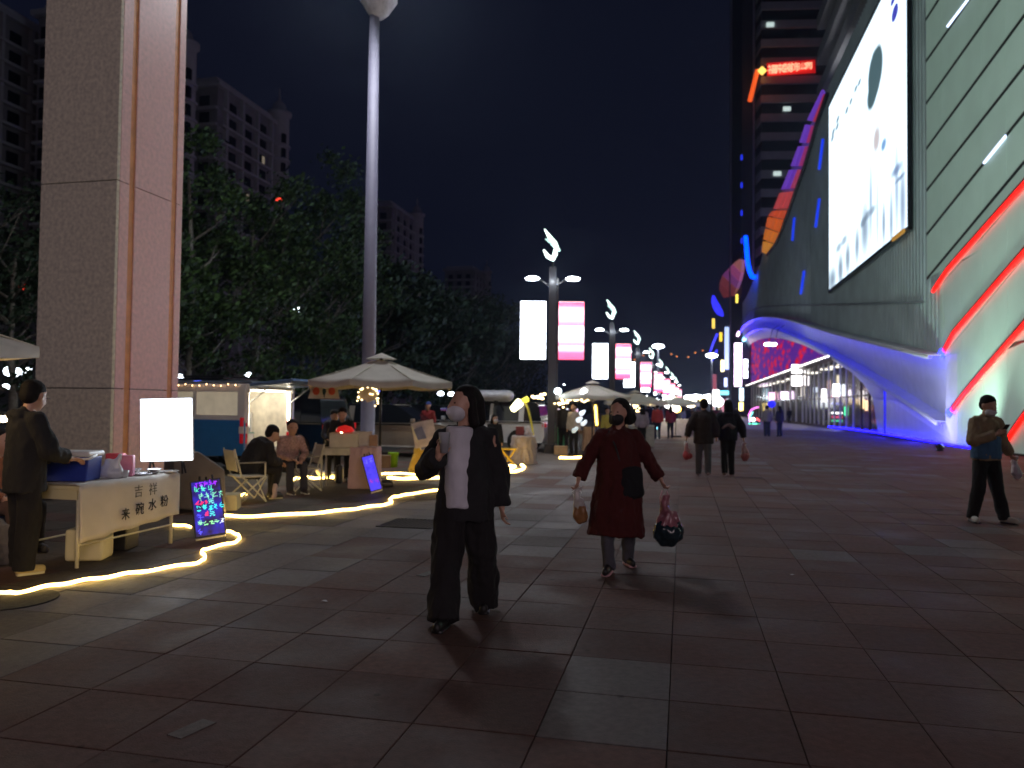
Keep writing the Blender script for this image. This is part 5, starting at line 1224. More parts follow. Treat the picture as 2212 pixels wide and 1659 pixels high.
# white bags with red drawings hanging under the tailgate
for k, (x, lb) in enumerate(((683, 'white bag with red print hanging under the tailgate, left one'), (717, 'white bag with round red print hanging under the tailgate, right one'))):
    p_ = at(x, 845, 14.6); r_ = thing('hanging_bag', lb, 'bag', p_, R(6 - 10 * k), 'white bags hanging under the tailgate')
    MB().prism([(-.15, 0, -.14), (.15, 0, -.14), (.11, 0, 0), (.15, 0, .15), (.08, 0, .12), (-.08, 0, .12), (-.15, 0, .15), (-.11, 0, 0)], (0, .012, 0)).build('bag_body', mat('bag_white', (.6, .56, .52), .7), r_)
    MB().ell((0, -.006, .0), (.065, .005, .075)).build('red_print', mat('bag_red', (.6, .1, .06), .7), r_)
    MB().tube([(-.1, 0, .12), (0, 0, .24), (.1, 0, .12)], .006, 4).build('strap', M_['white'], r_)
dish('lime_bin', 'lime green plastic bin on the ground behind the umbrella stall', 'bin', g(849, 1009), [(.1, 0), (.13, .34), (.14, .35), (.125, .34), (.1, .02), (.001, .02)], mat('lime_plastic', (.3, .6, .02), .4, .05, emit=(.3, .7, .02), es=.0))
box_thing('brown_carton', 'brown carton left of the lime green bin', 'carton', g(830, 1010), (.3, .3, .3), mat('carton', (.25, .16, .1), .8), R(10))
box_thing('gas_canister', 'dark canister under the pale folding table', 'canister', g(733, 1045), (.14, .14, .36), M_['black'], 0, .05)
# small table dog-like white cushion omitted; white roll under the table
o = MB().cap((-.2, 0, .1), .05, (.2, 0, .08), .04).cap((-.24, 0, .15), .05, (-.2, 0, .05), .04).blob('rolled_towel', M_['white'], None, .012, 2); o.location = g(712, 1033); tag(o, 'rolled pale towel on the shelf under the pale folding table', 'towel')
# ---------------- stall C : yellow cloth and white price board
q = g(910, 1020); yel = mat('yellow_cloth', (.62, .42, .08), .85, .08, 5, .3, 60)
o = MB().prism([(-.3, -.2, 0), (.27, -.2, 0), (.2, -.12, .55), (-.16, -.12, .55)], (0, .4, 0)).blob('yellow_draped_table', yel, None, .018, 2, .04); o.location = q + V((0, .2, 0)); tag(o, 'small table draped in yellow cloth left of the woman in black', 'table')
pb = thing('price_board', 'white and grey price board tilted back on the yellow draped table', 'board', at(916, 966, 17.2), R(4))
MB().box((0, 0, .3), (.5, .02, .58), Matrix.Rotation(R(-12), 3, 'Y') @ Matrix.Rotation(R(-14), 3, 'X')).build('white_board', mat('board_white', (.6, .52, .52), .5), pb)
MB().box((-.05, -.03, .2), (.2, .015, .5), Matrix.Rotation(R(-22), 3, 'Y')).build('blue_card', mat('blue_card', (.12, .14, .3), .4), pb)
MB().box((-.17, -.04, .2), (.03, .02, .56), Matrix.Rotation(R(-22), 3, 'Y')).build('wood_edge', tub, pb)
# ---------------- stall D : round draped table, yellow lamp, easel
q = g(1131, 1003); cr_ = mat('cream_drape', (.55, .48, .45), .85, .08, 4, .3, 60)
o = MB().lathe([(.001, .0), (.37, .0), (.31, .72), (.001, .73)], (0, 0, 0), 26).blob('draped_round_table', cr_, None, .02, 2, .045); o.location = q + V((0, .3, 0)); tag(o, 'round table with floor length cream drape behind the woman in black', 'table')
box_thing('red_tea_box', 'dark red box on the cream draped table', 'box', q + V((-.1, .25, .74)), (.22, .15, .24), mat('dark_red', (.2, .02, .03), .4))
o = MB().cap((0, 0, .05), (.13, .1), (0, 0, .2), (.05, .04)).blob('shiny_gift_bag', mat('shiny_plastic', (.6, .55, .58), .15, .1), None, .012, 3, .03); o.location = q + V((.12, .22, .74)); tag(o, 'shiny wrapped packet on the cream draped table', 'packet')
yl = thing('yellow_flower_lamp', 'tall yellow lamp with glowing bent head behind the cream draped table', 'lamp', g(1153, 990) + V((0, .6, 0)), 0)
ylm = mat('yellow_lamp_stem', (.6, .5, .05), .4, emit=(1, .8, .05), es=.12)
MB().tube([(0, 0, .0), (.02, 0, .5), (-.05, 0, .95), (-.16, 0, 1.4), (-.24, 0, 1.62)], .03, 8).build('stem', ylm, yl, True)
MB().cap((-.62, 0, 1.42), (.1, .06), (-.42, 0, 1.62), (.13, .08)).build('shade', glow('lamp_shade_glow', (1., .95, .5), 7.), yl, True)
MB().cap((-.36, 0, 1.66), (.06, .06), (-.2, 0, 1.72), (.09, .06)).build('petal', glow('petal_glow', (1., .85, .08), 1.6), yl, True)
ye = thing('yellow_easel', 'folded yellow wooden stand beside the cream draped table', 'easel', g(1098, 1006), 0); yw = mat('yellow_wood', (.6, .42, .03), .5)
for a_, b_2 in (((-.2, 0, .42), (.16, .05, .0)), ((.18, .1, .42), (-.1, .1, .0)), ((-.2, .05, .42), (.2, .05, .42))): MB().tube([a_, b_2], .028, 5).build('leg', yw, ye)
# ---------------- stall E beyond the lamp post
woodp = mat('brown_wood', (.3, .2, .12), .7, .2)
q = g(1245, 972); folding_table(q + V((0, .4, 0)), R(4), .55, .5, .68, 'brown low table right of the nearest lamp post', woodp)
q = g(1272, 974); o = MB().prism([(-.2, -.2, 0), (.24, -.2, 0), (.2, -.18, .82), (-.14, -.18, .82)], (0, .4, 0)).blob('peach_counter', mat('peach_cloth', (.6, .38, .25), .8, .06, 5, .2, 60), None, .02, 2, .03); o.location = q + V((0, .3, 0)); tag(o, 'peach cloth counter beside the brown low table', 'counter')
box_thing('wooden_crate', 'tan wooden crate on the ground beside the nearest lamp post', 'crate', g(1212, 982), (.42, .3, .27), mat('tan_crate', (.5, .33, .18), .7), R(-8), .01)
for k, (x, y, c, e, lb) in enumerate([(1252, 908, (.75, .88, 1), 1.2, 'glowing white packet left of the yellow light bar'), (1262, 915, (.8, .9, 1.), 1., 'second glowing white packet at the peach counter'), (1243, 930, (.7, .85, .9), .6, 'pale cup on the brown low table'), (1259, 893, (.8, .9, 1.), 1.4, 'topmost glowing white packet on the peach counter')]):
    o = MB().cap((-.04, 0, 0), .07, (.04, 0, .06), .05).blob('lit_packet', glow('lit_pack', c, e), None, .02, 2, .02); o.location = at(x, y, 22.6); tag(o, lb, 'packet')
yb = thing('yellow_light_bar', 'upright glowing yellow light bar at the stall behind the woman in red', 'light bar', at(1287, 897, 23.2), 0)
MB().box((.01, 0, 0), (.07, .05, .62), Matrix.Rotation(R(-5), 3, 'Y')).build('lit_tube', glow('yellow_tube', (1., .75, .15), 6.), yb, bevel=.02)
MB().box((.02, .05, 0), (.16, .04, .72), Matrix.Rotation(R(-5), 3, 'Y')).build('holder', mat('holder', (.12, .07, .02), .5), yb)
MB().tube([(.03, .06, -.3), (.05, .08, -1.35)], .02, 6).build('post', M_['black'], yb)
for x, y, c, lb in ((1262, 846, (.95, .95, 1), 'round bright bulb under the second umbrella'), (1205, 845, (.8, .95, 1), 'white bulb beside the nearest lamp post')):
    dot('stall_bulb', lb, x, y, 23.3, .1, glow('stall_bulb', c, 12.), sx=1.1)
# strings of fairy lights between stalls
def light_string(label, pts, n, m, seed, spread=.12, r_=.022):
    rd = random.Random(seed); P = [at(*p) for p in pts]; base = P[0].copy(); t = thing('fairy_light_string', label, 'string lights', base, 0, 'strings of fairy lights at the stalls')
    me = MB().ell((0, 0, 0), (r_ * 1.5, r_, r_), n=6, m=4).mesh('bulb', m, True); wire = []
    for k in range(n):
        f = (k + .5) / n * (len(P) - 1); i = min(int(f), len(P) - 2); q = P[i].lerp(P[i + 1], f - i) + V((rd.gauss(0, spread), rd.gauss(0, spread), rd.gauss(0, spread * .6))) - base
        q.z -= .12 * math.sin(math.pi * (f - i)); wire.append(q); inst(me, 'bulb', t, q)
    MB().tube(wire, .004, 3).build('wire', M_['black'], t)
for k, (pts, n, lb, sd) in enumerate([([(1203, 852, 24.5), (1240, 862, 24.5), (1290, 850, 24.5)], 26, 'fairy lights hung under the second umbrella', 1), ([(1205, 868, 24), (1232, 856, 24)], 22, 'thick knot of fairy lights beside the nearest lamp post', 2), ([(1375, 862, 32), (1400, 868, 32), (1430, 864, 32)], 18, 'fairy lights above the two red jackets', 3), ([(1432, 868, 42), (1470, 872, 42), (1500, 866, 42)], 16, 'fairy lights under the far bright umbrella', 4), ([(1360, 850, 31), (1378, 880, 31), (1390, 905, 31)], 16, 'fairy lights trailing behind the head of the woman in red', 6), ([(1150, 855, 25), (1178, 848, 25)], 8, 'few fairy lights left of the nearest lamp post', 7), ([(1395, 858, 60), (1440, 862, 70), (1490, 868, 80)], 20, 'distant dotted lights above the crowd', 8)]):
    light_string(lb, pts, n, [fy, cw][k in (3, 6)], sd, .06 if k < 6 else .2, .022 if k < 3 else .04)
for x, y, Y, r_, c, e, lb in ((1447, 868, 40, .33, (1., .97, .9), 14, 'large blazing white lamp in the far stall'), (1456, 880, 40, .25, (1., .9, .7), 10, 'second bright lamp just below the largest far stall lamp'), (1492, 869, 41, .28, (1., .85, .6), 11, 'bright oval lamp left of the walking couple'), (1462, 884, 41, .2, (1., .55, .1), 4, 'orange lamp of the far stall'), (1353, 858, 31, .1, (1., .9, .7), 10, 'warm bulb beside the head of the woman in red'), (1358, 870, 31, .09, (.9, .95, 1), 10, 'lower bulb beside the head of the woman in red'), (1381, 929, 30, .17, (1., .9, .65), 12, 'bright lamp on the ground by the shoulder of the woman in red'), (1386, 922, 30, .1, (1., .9, .8), 8, 'small lamp near the ground beside the brighter one'), (1542, 862, 120, .9, (1., .97, .9), 9, 'bright shop light at the far end above the couple'), (1550, 868, 118, .8, (.9, .95, 1.), 8, 'white shop light right of the couple heads'), (1519, 864, 110, .45, (1., .7, .25), 8, 'golden light right above the man of the couple')):
    dot('stall_lamp', lb, x, y, Y, r_, glow('stall_lamp', c, e), 'lamp', sx=1.2)
cy = glow('cyan_light', (.25, .75, 1.), 6.)
for x0, x1, y, lb in ((1423, 1440, 922, 'cyan light strip on the ground behind the red jackets, left piece'), (1454, 1478, 925, 'widest cyan light strip on the ground behind the red jackets'), (1481, 1490, 925, 'cyan light strip piece right by the man of the couple'), (1407, 1420, 924, 'small cyan light strip at the feet of the red jacket')):
    p_ = at((x0 + x1) / 2, y, 42); o = MB().box((0, 0, 0), ((x1 - x0) / FPX * 42, .1, .14)).build('light_strip', cy, bevel=.02); o.location = p_; tag(o, lb, 'light strip')
    MB().box((0, .03, -p_.z / 2 - .05), (.3, .3, max(.05, p_.z - .12))).build('plinth', M_['white'], o)
# far stall counters
for k, (x, y, Y, w_, h, c, lb) in enumerate([(1385, 905, 30, .9, .8, (.4, .38, .35), 'white counter behind the shoulder of the woman in red'), (1455, 905, 41, 1.6, .9, (.5, .45, .4), 'counter of the brightly lit far stall'), (1350, 900, 33, 1.2, .8, (.4, .3, .2), 'tan counter hidden behind the woman in red'), (1212, 905, 28, .8, 1.1, (.05, .2, .08), 'green cabinet just behind the nearest lamp post'), (935, 885, 36, 2., 1.4, (.02, .12, .04), 'green sheeted stack beyond the tan car')]):
    p_ = at(x, y, Y); p_.z = 0; folding = box_thing('stall_counter' if k < 3 else 'green_cabinet', lb, 'counter' if k < 3 else 'cabinet', p_, (w_, .6, h), mat('counter', c, .6, .15), R(5), .02, lid=M_['white'] if k < 3 else None)
# neon ride-on toy and blue balloon near the shop fronts
nr = thing('neon_ride', 'small ride-on toy outlined in pink, green and red neon by the shop fronts', 'toy ride', g(1630, 916), 0)
for pts, c, e in (([(-.5, 0, .2), (-.6, 0, .9), (-.35, 0, 1.4), (.1, 0, 1.65), (.4, 0, 1.7)], (1., .2, .8), 3.), ([(-.5, 0, .3), (-.45, 0, .8), (-.2, 0, 1.2)], (.2, 1., .9), 4.), ([(0, 0, .35), (.25, 0, .6), (.5, 0, .3)], (1., .1, .1), 4.), ([(-.6, 0, .05), (.0, 0, .02), (.5, 0, .06)], (.1, 1., .6), 3.)):
    MB().tube(pts, .06, 6).build('neon_outline', glow('neon_ride', c, e), nr, True)
MB().ell((-.15, 0, .45), (.22, .2, .2)).build('body', glow('ride_white', (1., .9, .9), 5.), nr, True)
for x in (-.35, .35): MB().cyl((x, -.1, .12), (x, .1, .12), .12, 10).build('wheel', M_['rubber'], nr)
o = MB().ell((0, 0, 0), (.3, .3, .28)).build('balloon', mat('blue_balloon', (.02, .02, .6), .3, emit=(.02, .02, 1.), es=1.2), smooth=True); o.location = at(1667, 873, 60); tag(o, 'round glowing blue balloon between the two far standing people', 'balloon')

wl = thing('stall_work_lamp', 'warm work lamp hanging under the umbrella at the left edge', 'lamp', V((at(-205, 700, 6.4).x, 6.1, 1.95)), 0)
MB().lathe([(.02, .1), (.09, 0), (.085, 0), (.02, .09)], (0, 0, 0), 14).build('shade', M_['black'], wl, True)
MB().ell((0, 0, .02), (.03, .03, .04), n=8, m=6).build('bulb', M_['warm'], wl, True)
MB().cyl((0, 0, .1), (0, 0, .3), .004, 5).build('cord', M_['black'], wl)
lamp('stall_work_light', 'POINT', (0, 0, -.04), 24, (1., .68, .32), wl, .04)

# bits of litter on the paving
for k, (x, y, lb) in enumerate([(1712, 1243, 'tiny scrap of white paper on the paving at the right'), (1180, 1420, 'dry leaf lying on the near paving'), (700, 1300, 'crumpled receipt on the paving left of the woman in black')]):
    n_l = MB(); rd = random.Random(k)
    pts = [(math.cos(a) * rd.uniform(.015, .03), math.sin(a) * rd.uniform(.012, .025), rd.uniform(.002, .014)) for a in [i * 1.05 for i in range(6)]]
    n_l.add([(0, 0, .012)] + pts, [(0, i + 1, (i + 1) % 6 + 1) for i in range(6)])
    o = n_l.build('scrap', mat('scrap', [(.6, .6, .6), (.12, .07, .03), (.5, .48, .45)][k], .8)); o.location = g(x, y, .002); tag(o, lb, 'litter')
# ================================================================== people
eye_m = mat('eye_dark', (.01, .01, .01), .2)
def human(name_label, loc, heading, H, P=None, O=None, vox=.022, group=None, tilt=0.):
    """local frame: faces -Y; +X is the person's left. Lengths in shares of the height."""
    P = P or {}; O = O or {}
    r_ = thing('person', name_label, 'person', loc, heading, group)
    J = dict(pel=(0, 0, .53), che=(0, 0, .72), nek=(0, .005, .835), hed=(0, -.012, .925))
    for s, n in ((-1, 'R'), (1, 'L')):
        J['sh' + n] = (s * .105, .005, .80); J['el' + n] = (s * .135, .01, .63); J['wr' + n] = (s * .14, -.02, .49)
        J['hi' + n] = (s * .052, 0, .52); J['kn' + n] = (s * .056, -.008, .28); J['an' + n] = (s * .058, .01, .045)
    J.update(P); J = {k: V(v) * H if not k.startswith('_') else v for k, v in J.items()}
    yaw, pit = P.get('_head', (0, 0)) if P else (0, 0)
    HM = Euler((R(pit), 0, R(yaw))).to_matrix()     # +yaw turns the face to the person's left... about Z
    HS = 1.14; hh = H * HS; hp = lambda x, y, z: J['hed'] + HM @ (V((x, y, z)) * hh)
    b = MB(); h = H; near = vox < .012
    f = O.get('fem', 0)
    b.cap(J['pel'], (.085 * h, .06 * h), J['che'], (.085 * h, .06 * h)); b.cap(J['shR'], .03 * h, J['shL'], .03 * h); b.cap(J['nek'] - V((0, 0, .03 * h)), .034 * h, hp(0, .008, -.03), .03 * h)
    hm = HM
    b.ell(hp(0, .010, .014), V((.045, .056, .05)) * hh, hm, 16, 12); b.ell(hp(0, -.014, -.014), V((.038, .042, .054)) * hh, hm, 16, 12); b.ell(hp(0, -.022, -.047), V((.024, .026, .02)) * hh, hm)
    b.cap(hp(0, -.052, .006), .006 * hh, hp(0, -.063, -.017), .009 * hh, 8); b.ell(hp(0, -.051, -.036), V((.014, .008, .006)) * hh, hm)
    for s in (-1, 1): b.ell(hp(s * .044, .004, -.006), V((.007, .012, .018)) * hh, hm)
    hands = {}
    for s, n in ((-1, 'R'), (1, 'L')):
        b.cap(J['sh' + n], .03 * h, J['el' + n], .023 * h); b.cap(J['el' + n], .023 * h, J['wr' + n], .0155 * h)
        d = (J['wr' + n] - J['el' + n]).normalized(); d = V(P.get('_hd' + n, d)).normalized() if P else d
        side = V(P.get('_hs' + n, (0, -1, 0)) if P else (0, -1, 0)); side = (side - d * side.dot(d)).normalized(); nrm = d.cross(side) * (-s)   # thumb side, palm normal (towards body)
        w0 = J['wr' + n]; pc = w0 + d * .028 * h
        Mh = Matrix((side, nrm, d)).transposed(); b.ell(pc, V((.023, .011, .032)) * h, Mh)
        hands[n] = w0 + d * .055 * h
        if vox < .02:
            cu = P.get('_curl' + n, 35) if P else 35
            for k in range(4):
                o = w0 + d * .052 * h + side * (.016 - .0107 * k) * h; L = (.02, .0225, .021, .016)[k] * h
                d1 = (d * math.cos(R(cu)) + nrm * math.sin(R(cu))); d2 = (d * math.cos(R(cu * 2.1)) + nrm * math.sin(R(cu * 2.1)))
                b.cap(o - d * .01 * h, .0058 * h, o + d1 * L, .0052 * h, 7); b.cap(o + d1 * L, .0052 * h, o + d1 * L + d2 * L, .0045 * h, 7)
            o = w0 + d * .018 * h + side * .018 * h; b.cap(o, .0072 * h, o + (d * .7 + side * .6 + nrm * .4) * .025 * h, .006 * h, 7)
            o2 = o + (d * .7 + side * .6 + nrm * .4) * .025 * h; b.cap(o2, .006 * h, o2 + (d * .8 + side * .1 + nrm * .5) * .018 * h, .005 * h, 7)
        b.cap(J['hi' + n], .05 * h, J['kn' + n], .032 * h); b.cap(J['kn' + n], .032 * h, J['an' + n], .02 * h)
        kn, an = J['kn' + n], J['an' + n]; b.cap(kn.lerp(an, .2) + V((0, .012 * h, 0)), .028 * h, kn.lerp(an, .45) + V((0, .008 * h, 0)), .026 * h)
        toe = V(P.get('_toe' + n, (0, -1, 0)) if P else (0, -1, 0)).normalized(); b.cap(an - V((0, 0, .018 * h)), .018 * h, an + toe * .075 * h - V((0, 0, .027 * h)), .014 * h)
    b.blob('body', O.get('skin', M_['skin']), r_, vox, 3)
    # ---- clothes
    tm = O.get('top', M_['black']); bm_ = O.get('bottom', M_['black'])
    lr = O.get('leg', (.058, .042, .034)); hem = O.get('trouser_end', .0)
    t = MB(); t.cap(J['pel'] + V((0, 0, .02 * h)), (.092 * h, .068 * h), J['pel'] - V((0, 0, .02 * h)), (.092 * h, .068 * h))
    if 'skirt' in O: t.fru(J['pel'], (.09 * h, .068 * h), V((0, 0, O['skirt'] * h)), (.12 * h, .1 * h))
    for n in 'RL':
        k0 = J['kn' + n]; a0 = J['an' + n] - V((0, 0, (.02 - hem) * h))
        t.cap(J['hi' + n], lr[0] * h, k0, lr[1] * h, 14); t.cap(k0, lr[1] * h, k0.lerp(a0, .1), lr[1] * h, 14); t.fru(k0, lr[1] * h, a0, lr[2] * h, 14)
    t.blob('trousers', bm_, r_, max(vox, .01), 2, .012 * O.get('fold', 1))
    c = MB(); hz = O.get('hem', .47); ha, hb = O.get('hemr', (.105, .08)); ca, cb = O.get('chest', (.1, .075)); sr = O.get('sleeve', (.042, .036, .03))
    sh_mid = (J['shR'] + J['shL']) / 2
    c.cap(J['che'] + V((0, 0, .03 * h)), (ca * h, cb * h), J['pel'] + V((0, 0, .03 * h)), ((ca + ha) / 2 * h, (cb + hb) / 2 * h), 18)
    hemc = V((J['pel'].x, J['pel'].y, hz * h))
    if P and '_hemc' in P: hemc = V(P['_hemc']) * h
    if hz < .52: c.fru(J['pel'] + V((0, 0, .05 * h)), ((ca + ha) / 2 * h, (cb + hb) / 2 * h), hemc, (ha * h, hb * h), 18)
    c.cap(J['shR'] + V((.02 * h, 0, -.008 * h)), .034 * h, J['shL'] + V((-.02 * h, 0, -.008 * h)), .034 * h); c.cap(J['nek'] - V((0, 0, .045 * h)), (.06 * h, .045 * h), J['nek'] - V((0, 0, (.04 if 'shirt' in O else .01) * h)), (.05 if 'shirt' in O else .042) * h)
    for n in 'RL': c.cap(J['nek'] + V((0, .012 * h, -.03 * h)), .034 * h, J['sh' + n] + V((0, 0, -.001 * h)), .038 * h)
    for n in 'RL':
        c.cap(J['sh' + n] + V((0, 0, -.008 * h)), sr[0] * .85 * h, J['el' + n], sr[1] * h); w1 = J['wr' + n].lerp(J['el' + n], O.get('cuff', .06)); c.fru(J['el' + n], sr[1] * h, w1, sr[2] * h)
    if O.get('hood'): c.cap(J['nek'] + V((-.04 * h, .05 * h, -.02 * h)), .03 * h, J['nek'] + V((.04 * h, .05 * h, -.02 * h)), .03 * h)
    c.blob(O.get('topname', 'jacket'), tm, r_, vox, 2, .014 * O.get('fold', 1))
    if 'shirt' in O:                                  # shirt showing in the open front
        sm_, xo, wa, zt_, zb_ = O['shirt']; s_ = MB()
        s_.cap(V((xo * h, J['che'].y - .022 * h, zt_ * h)), (wa * h, .065 * h), V((xo * h * 1.2, J['pel'].y - .026 * h, zb_ * h + .02 * h)), (wa * h, .075 * h), 26, flat=True)
        s_.blob('shirt', sm_, r_, max(vox, .01), 2, .008)
    if 'lower_top' in O:                              # colour-blocked lower half of a jacket
        m2, z0, z1 = O['lower_top']; s_ = MB(); s_.fru(V((0, J['pel'].y, z1 * h)), ((ca + .008) * h, (cb + .008) * h), V((0, J['pel'].y, z0 * h)), ((ha + .006) * h, (hb + .006) * h), 18); s_.blob('jacket_panel', m2, r_, vox, 2, .012)
    for n in 'RL':
        an = J['an' + n]; toe = V(P.get('_toe' + n, (0, -1, 0)) if P else (0, -1, 0)).normalized(); s_ = MB()
        s_.cap(an + V((0, 0, -.012 * h)) - toe * .012 * h, .027 * h, an + toe * .085 * h - V((0, 0, .026 * h)), (.026 * h, .019 * h), u=(0, 0, 1)); s_.cap(an - V((0, 0, .015 * h)) - toe * .015 * h, .026 * h, an + V((0, 0, .01 * h)), .024 * h)
        o = s_.blob('shoe', O.get('shoes', M_['black']), r_, max(vox * .7, .009), 2)
        if near or vox < .02:
            so = MB(); so.cap(an - toe * .02 * h - V((0, 0, .039 * h)), (.012 * h, .027 * h), an + toe * .088 * h - V((0, 0, .041 * h)), (.01 * h, .028 * h), u=(0, 0, 1)); so.blob('sole', O.get('sole', M_['white']), o, .009, 1)
    # ---- hair
    hm_ = O.get('hairm', M_['hair']); st = O.get('hair', 'short'); q = MB()
    q.ell(hp(0, .018, .026), V((.049, .056, .046)) * hh, hm, 16, 12)
    if st == 'short': q.ell(hp(0, .03, .0), V((.047, .04, .05)) * hh, hm)
    if st in ('bob', 'chin'):
        dz = -.075 if st == 'bob' else -.05
        q.cap(hp(0, .035, .01), (.05 * hh, .035 * hh), hp(0, .04, dz + .01), (.055 * hh, .035 * hh), 16)
        for s in (-1, 1): q.cap(hp(s * .04, .012, .015), .018 * hh, hp(s * .05, .02, dz), .02 * hh)
        if st == 'chin': q.cap(hp(.04, .045, -.035), .035 * hh, hp(.02, .05, -.03), .035 * hh)
    if st == 'long': q.cap(hp(0, .035, .01), (.05 * hh, .035 * hh), hp(0, .055, -.12), (.06 * hh, .025 * hh), 16)
    if st == 'cap': q.cap(hp(0, -.03, .03), (.04 * hh, .006 * hh), hp(0, -.085, .022), (.03 * hh, .004 * hh), 14)
    if st == 'hood': q.ell(hp(0, .02, -.01), V((.058, .058, .07)) * hh, hm)
    q.blob('hair' if st not in ('cap', 'hood') else st, hm_ if st not in ('cap', 'hood') else O.get('capm', hm_), r_, max(vox * .8, .007), 2, .006 if st in ('bob', 'chin', 'long') else .003)
    if vox < .025:
        for s in (-1, 1): MB().ell(hp(s * .018, -.049, .002), V((.0065, .003, .003)) * hh, hm, 8, 6).build('eye', eye_m, r_, True)
    if 'mask' in O:
        q = MB(); q.ell(hp(0, -.03, -.034), V((.04, .036, .036)) * hh, hm, 16, 10); q.cap(hp(0, -.06, -.012), .007 * hh, hp(0, -.066, -.035), .01 * hh); q.blob('face_mask', O['mask'], r_, max(vox * .6, .006), 3)
    return r_, J, hands, hp
def W(r_, p): return Matrix.Translation(r_.location) @ Matrix.Rotation(r_.rotation_euler.z, 4, 'Z') @ V(p)
def cloth_m(n, c, **k): return mat(n, c, .9, .15, 6, .3, 120, **k)
blackc = cloth_m('black_coat', (.014, .014, .016)); blackt = cloth_m('black_trousers', (.01, .009, .01)); whitet = cloth_m('white_tee', (.6, .6, .66)); redc = cloth_m('dark_red_wool', (.06, .005, .004)); greyt = cloth_m('grey_leggings', (.07, .07, .085))
blackmask = mat('black_mask', (.012, .012, .014), .7); whitemask = mat('white_mask', (.62, .62, .66), .7)
def place(x, y): p = g(x, y); p.z = 0; return p
def carry_bag(label, loc, sz, body, handle, shape=1., nm='plastic_bag', hl=.1, contents=None, vox=.014):
    r_ = thing(nm, label, 'shopping bag', loc, 0)
    q = MB(); q.ell((.03, 0, -hl - sz * .5), (sz * .34 * shape, sz * .22, sz * .38), n=14, m=10); q.cap((.02, 0, -hl - sz * .3), (sz * .22 * shape, sz * .12), (-.01, 0, -hl + .03), (sz * .07, sz * .05)); q.cap((-.01, 0, -hl + .03), (.02, .012), (.05, 0, -hl + .07), (.03, .01)); q.blob('bag_body', body, r_, vox, 2, .03)
    MB().tube([(-.02, 0, .0), (-.04, 0, -hl * .6), (-sz * .1, 0, -hl - .02)], .006, 5).tube([(.02, 0, 0), (.04, 0, -hl * .6), (sz * .1, 0, -hl - .02)], .006, 5).build('handle', handle, r_, True)
    if contents: q = MB(); q.ell((.03, -.005, -hl - sz * .66), (sz * .42 * shape, sz * .27, sz * .33)); q.cap((.01, 0, -hl - sz * .55), (sz * .25 * shape, sz * .2), (.0, 0, -hl - sz * .28), (sz * .12 * shape, sz * .1)); q.blob('contents', contents, r_, vox, 1, .03)
    return r_
# 1 woman in black coat, cup in her right hand, looking to her right
p1 = place(1000, 1334)
w1, J1, h1, hp1 = human('woman in open black coat and wide trousers, white mask, holding a drink cup', p1, R(6), 1.64,
    dict(knR=(-.075, -.02, .28), anR=(-.085, -.14, .045), knL=(.08, .03, .285), anL=(.1, .13, .047), _toeR=(-.35, -1, 0), _toeL=(-.1, -1, 0),
         elR=(-.175, -.05, .64), wrR=(-.115, -.15, .70), _hdR=(.15, -.2, .9), _hsR=(.95, -.3, 0), _curlR=52,
         shL=(.11, .01, .785), shR=(-.1, .005, .785), elL=(.15, .035, .63), wrL=(.165, .02, .47), _head=(-62, 0), hed=(-.01, -.014, .925)),
    dict(top=blackc, topname='coat', bottom=blackt, leg=(.068, .068, .068), hem=.42, hemr=(.13, .085), chest=(.1, .07), sleeve=(.042, .045, .044), shirt=(whitet, -.026, .06, .825, .46), hair='bob', mask=whitemask, shoes=mat('black_shoe', (.012, .012, .012), .5), sole=M_['black'], fold=1.5, fem=1), vox=.011)
cup = thing('drink_cup', 'clear plastic drink cup in the right hand of the woman in black', 'cup', W(w1, h1['R'] + V((.02, -.012, -.005)) ), 0)
MB().lathe([(.026, -.05), (.04, .085), (.041, .09), (.038, .088), (.024, -.045), (.001, -.045)], (0, 0, 0), 18).build('cup_wall', mat('cup_plastic', (.55, .58, .62), .1, .02, alpha=.55), cup, True)
MB().lathe([(.023, -.044), (.032, .02), (.001, .02)], (0, 0, 0), 16).build('drink', mat('dark_drink', (.07, .035, .02), .2), cup, True)
# 2 woman in the long red coat
p2 = place(1334, 1229)
w2, J2, h2, hp2 = human('woman in long dark red coat and black mask walking with a bag in each hand', p2, R(-3), 1.58,
    dict(knR=(-.06, -.02, .28), anR=(-.062, -.12, .045), knL=(.07, .03, .28), anL=(.068, .12, .05), _toeR=(-.3, -1, 0), _toeL=(.3, -1, 0),
         shR=(-.108, .005, .785), shL=(.108, .005, .785), elR=(-.175, .02, .655), wrR=(-.235, -.01, .525), elL=(.165, .02, .655), wrL=(.25, -.01, .53), _curlR=60, _curlL=60, _hdR=(-.15, 0, -1), _hdL=(.35, 0, -.9), _head=(-32, 4), _hemc=(-.012, -.01, .2)),
    dict(top=redc, topname='coat', bottom=greyt, leg=(.056, .045, .036), hem=.2, hemr=(.165, .12), chest=(.105, .08), sleeve=(.044, .043, .04), hair='chin', mask=blackmask, shoes=M_['black'], sole=mat('pink_sole', (.6, .35, .38), .6), fold=1.5, fem=1), vox=.012)
o = MB().cap((0, 0, -.02), (.11, .04), (.01, 0, -.24), (.12, .05), 14).blob('shoulder_bag', cloth_m('black_bag', (.006, .006, .008)), None, .014, 2, .01); o.location = W(w2, (.10, -.13, .95)); tag(o, 'black shoulder bag hanging in front of the dark red coat', 'shoulder bag')
MB().tube([(-.08, .0, .0), (-.14, .0, .2), (-.19, .1, .33)], .008, 5).build('strap', M_['black'], o)
clearb = mat('clear_bag', (.5, .45, .42), .2, .1); 
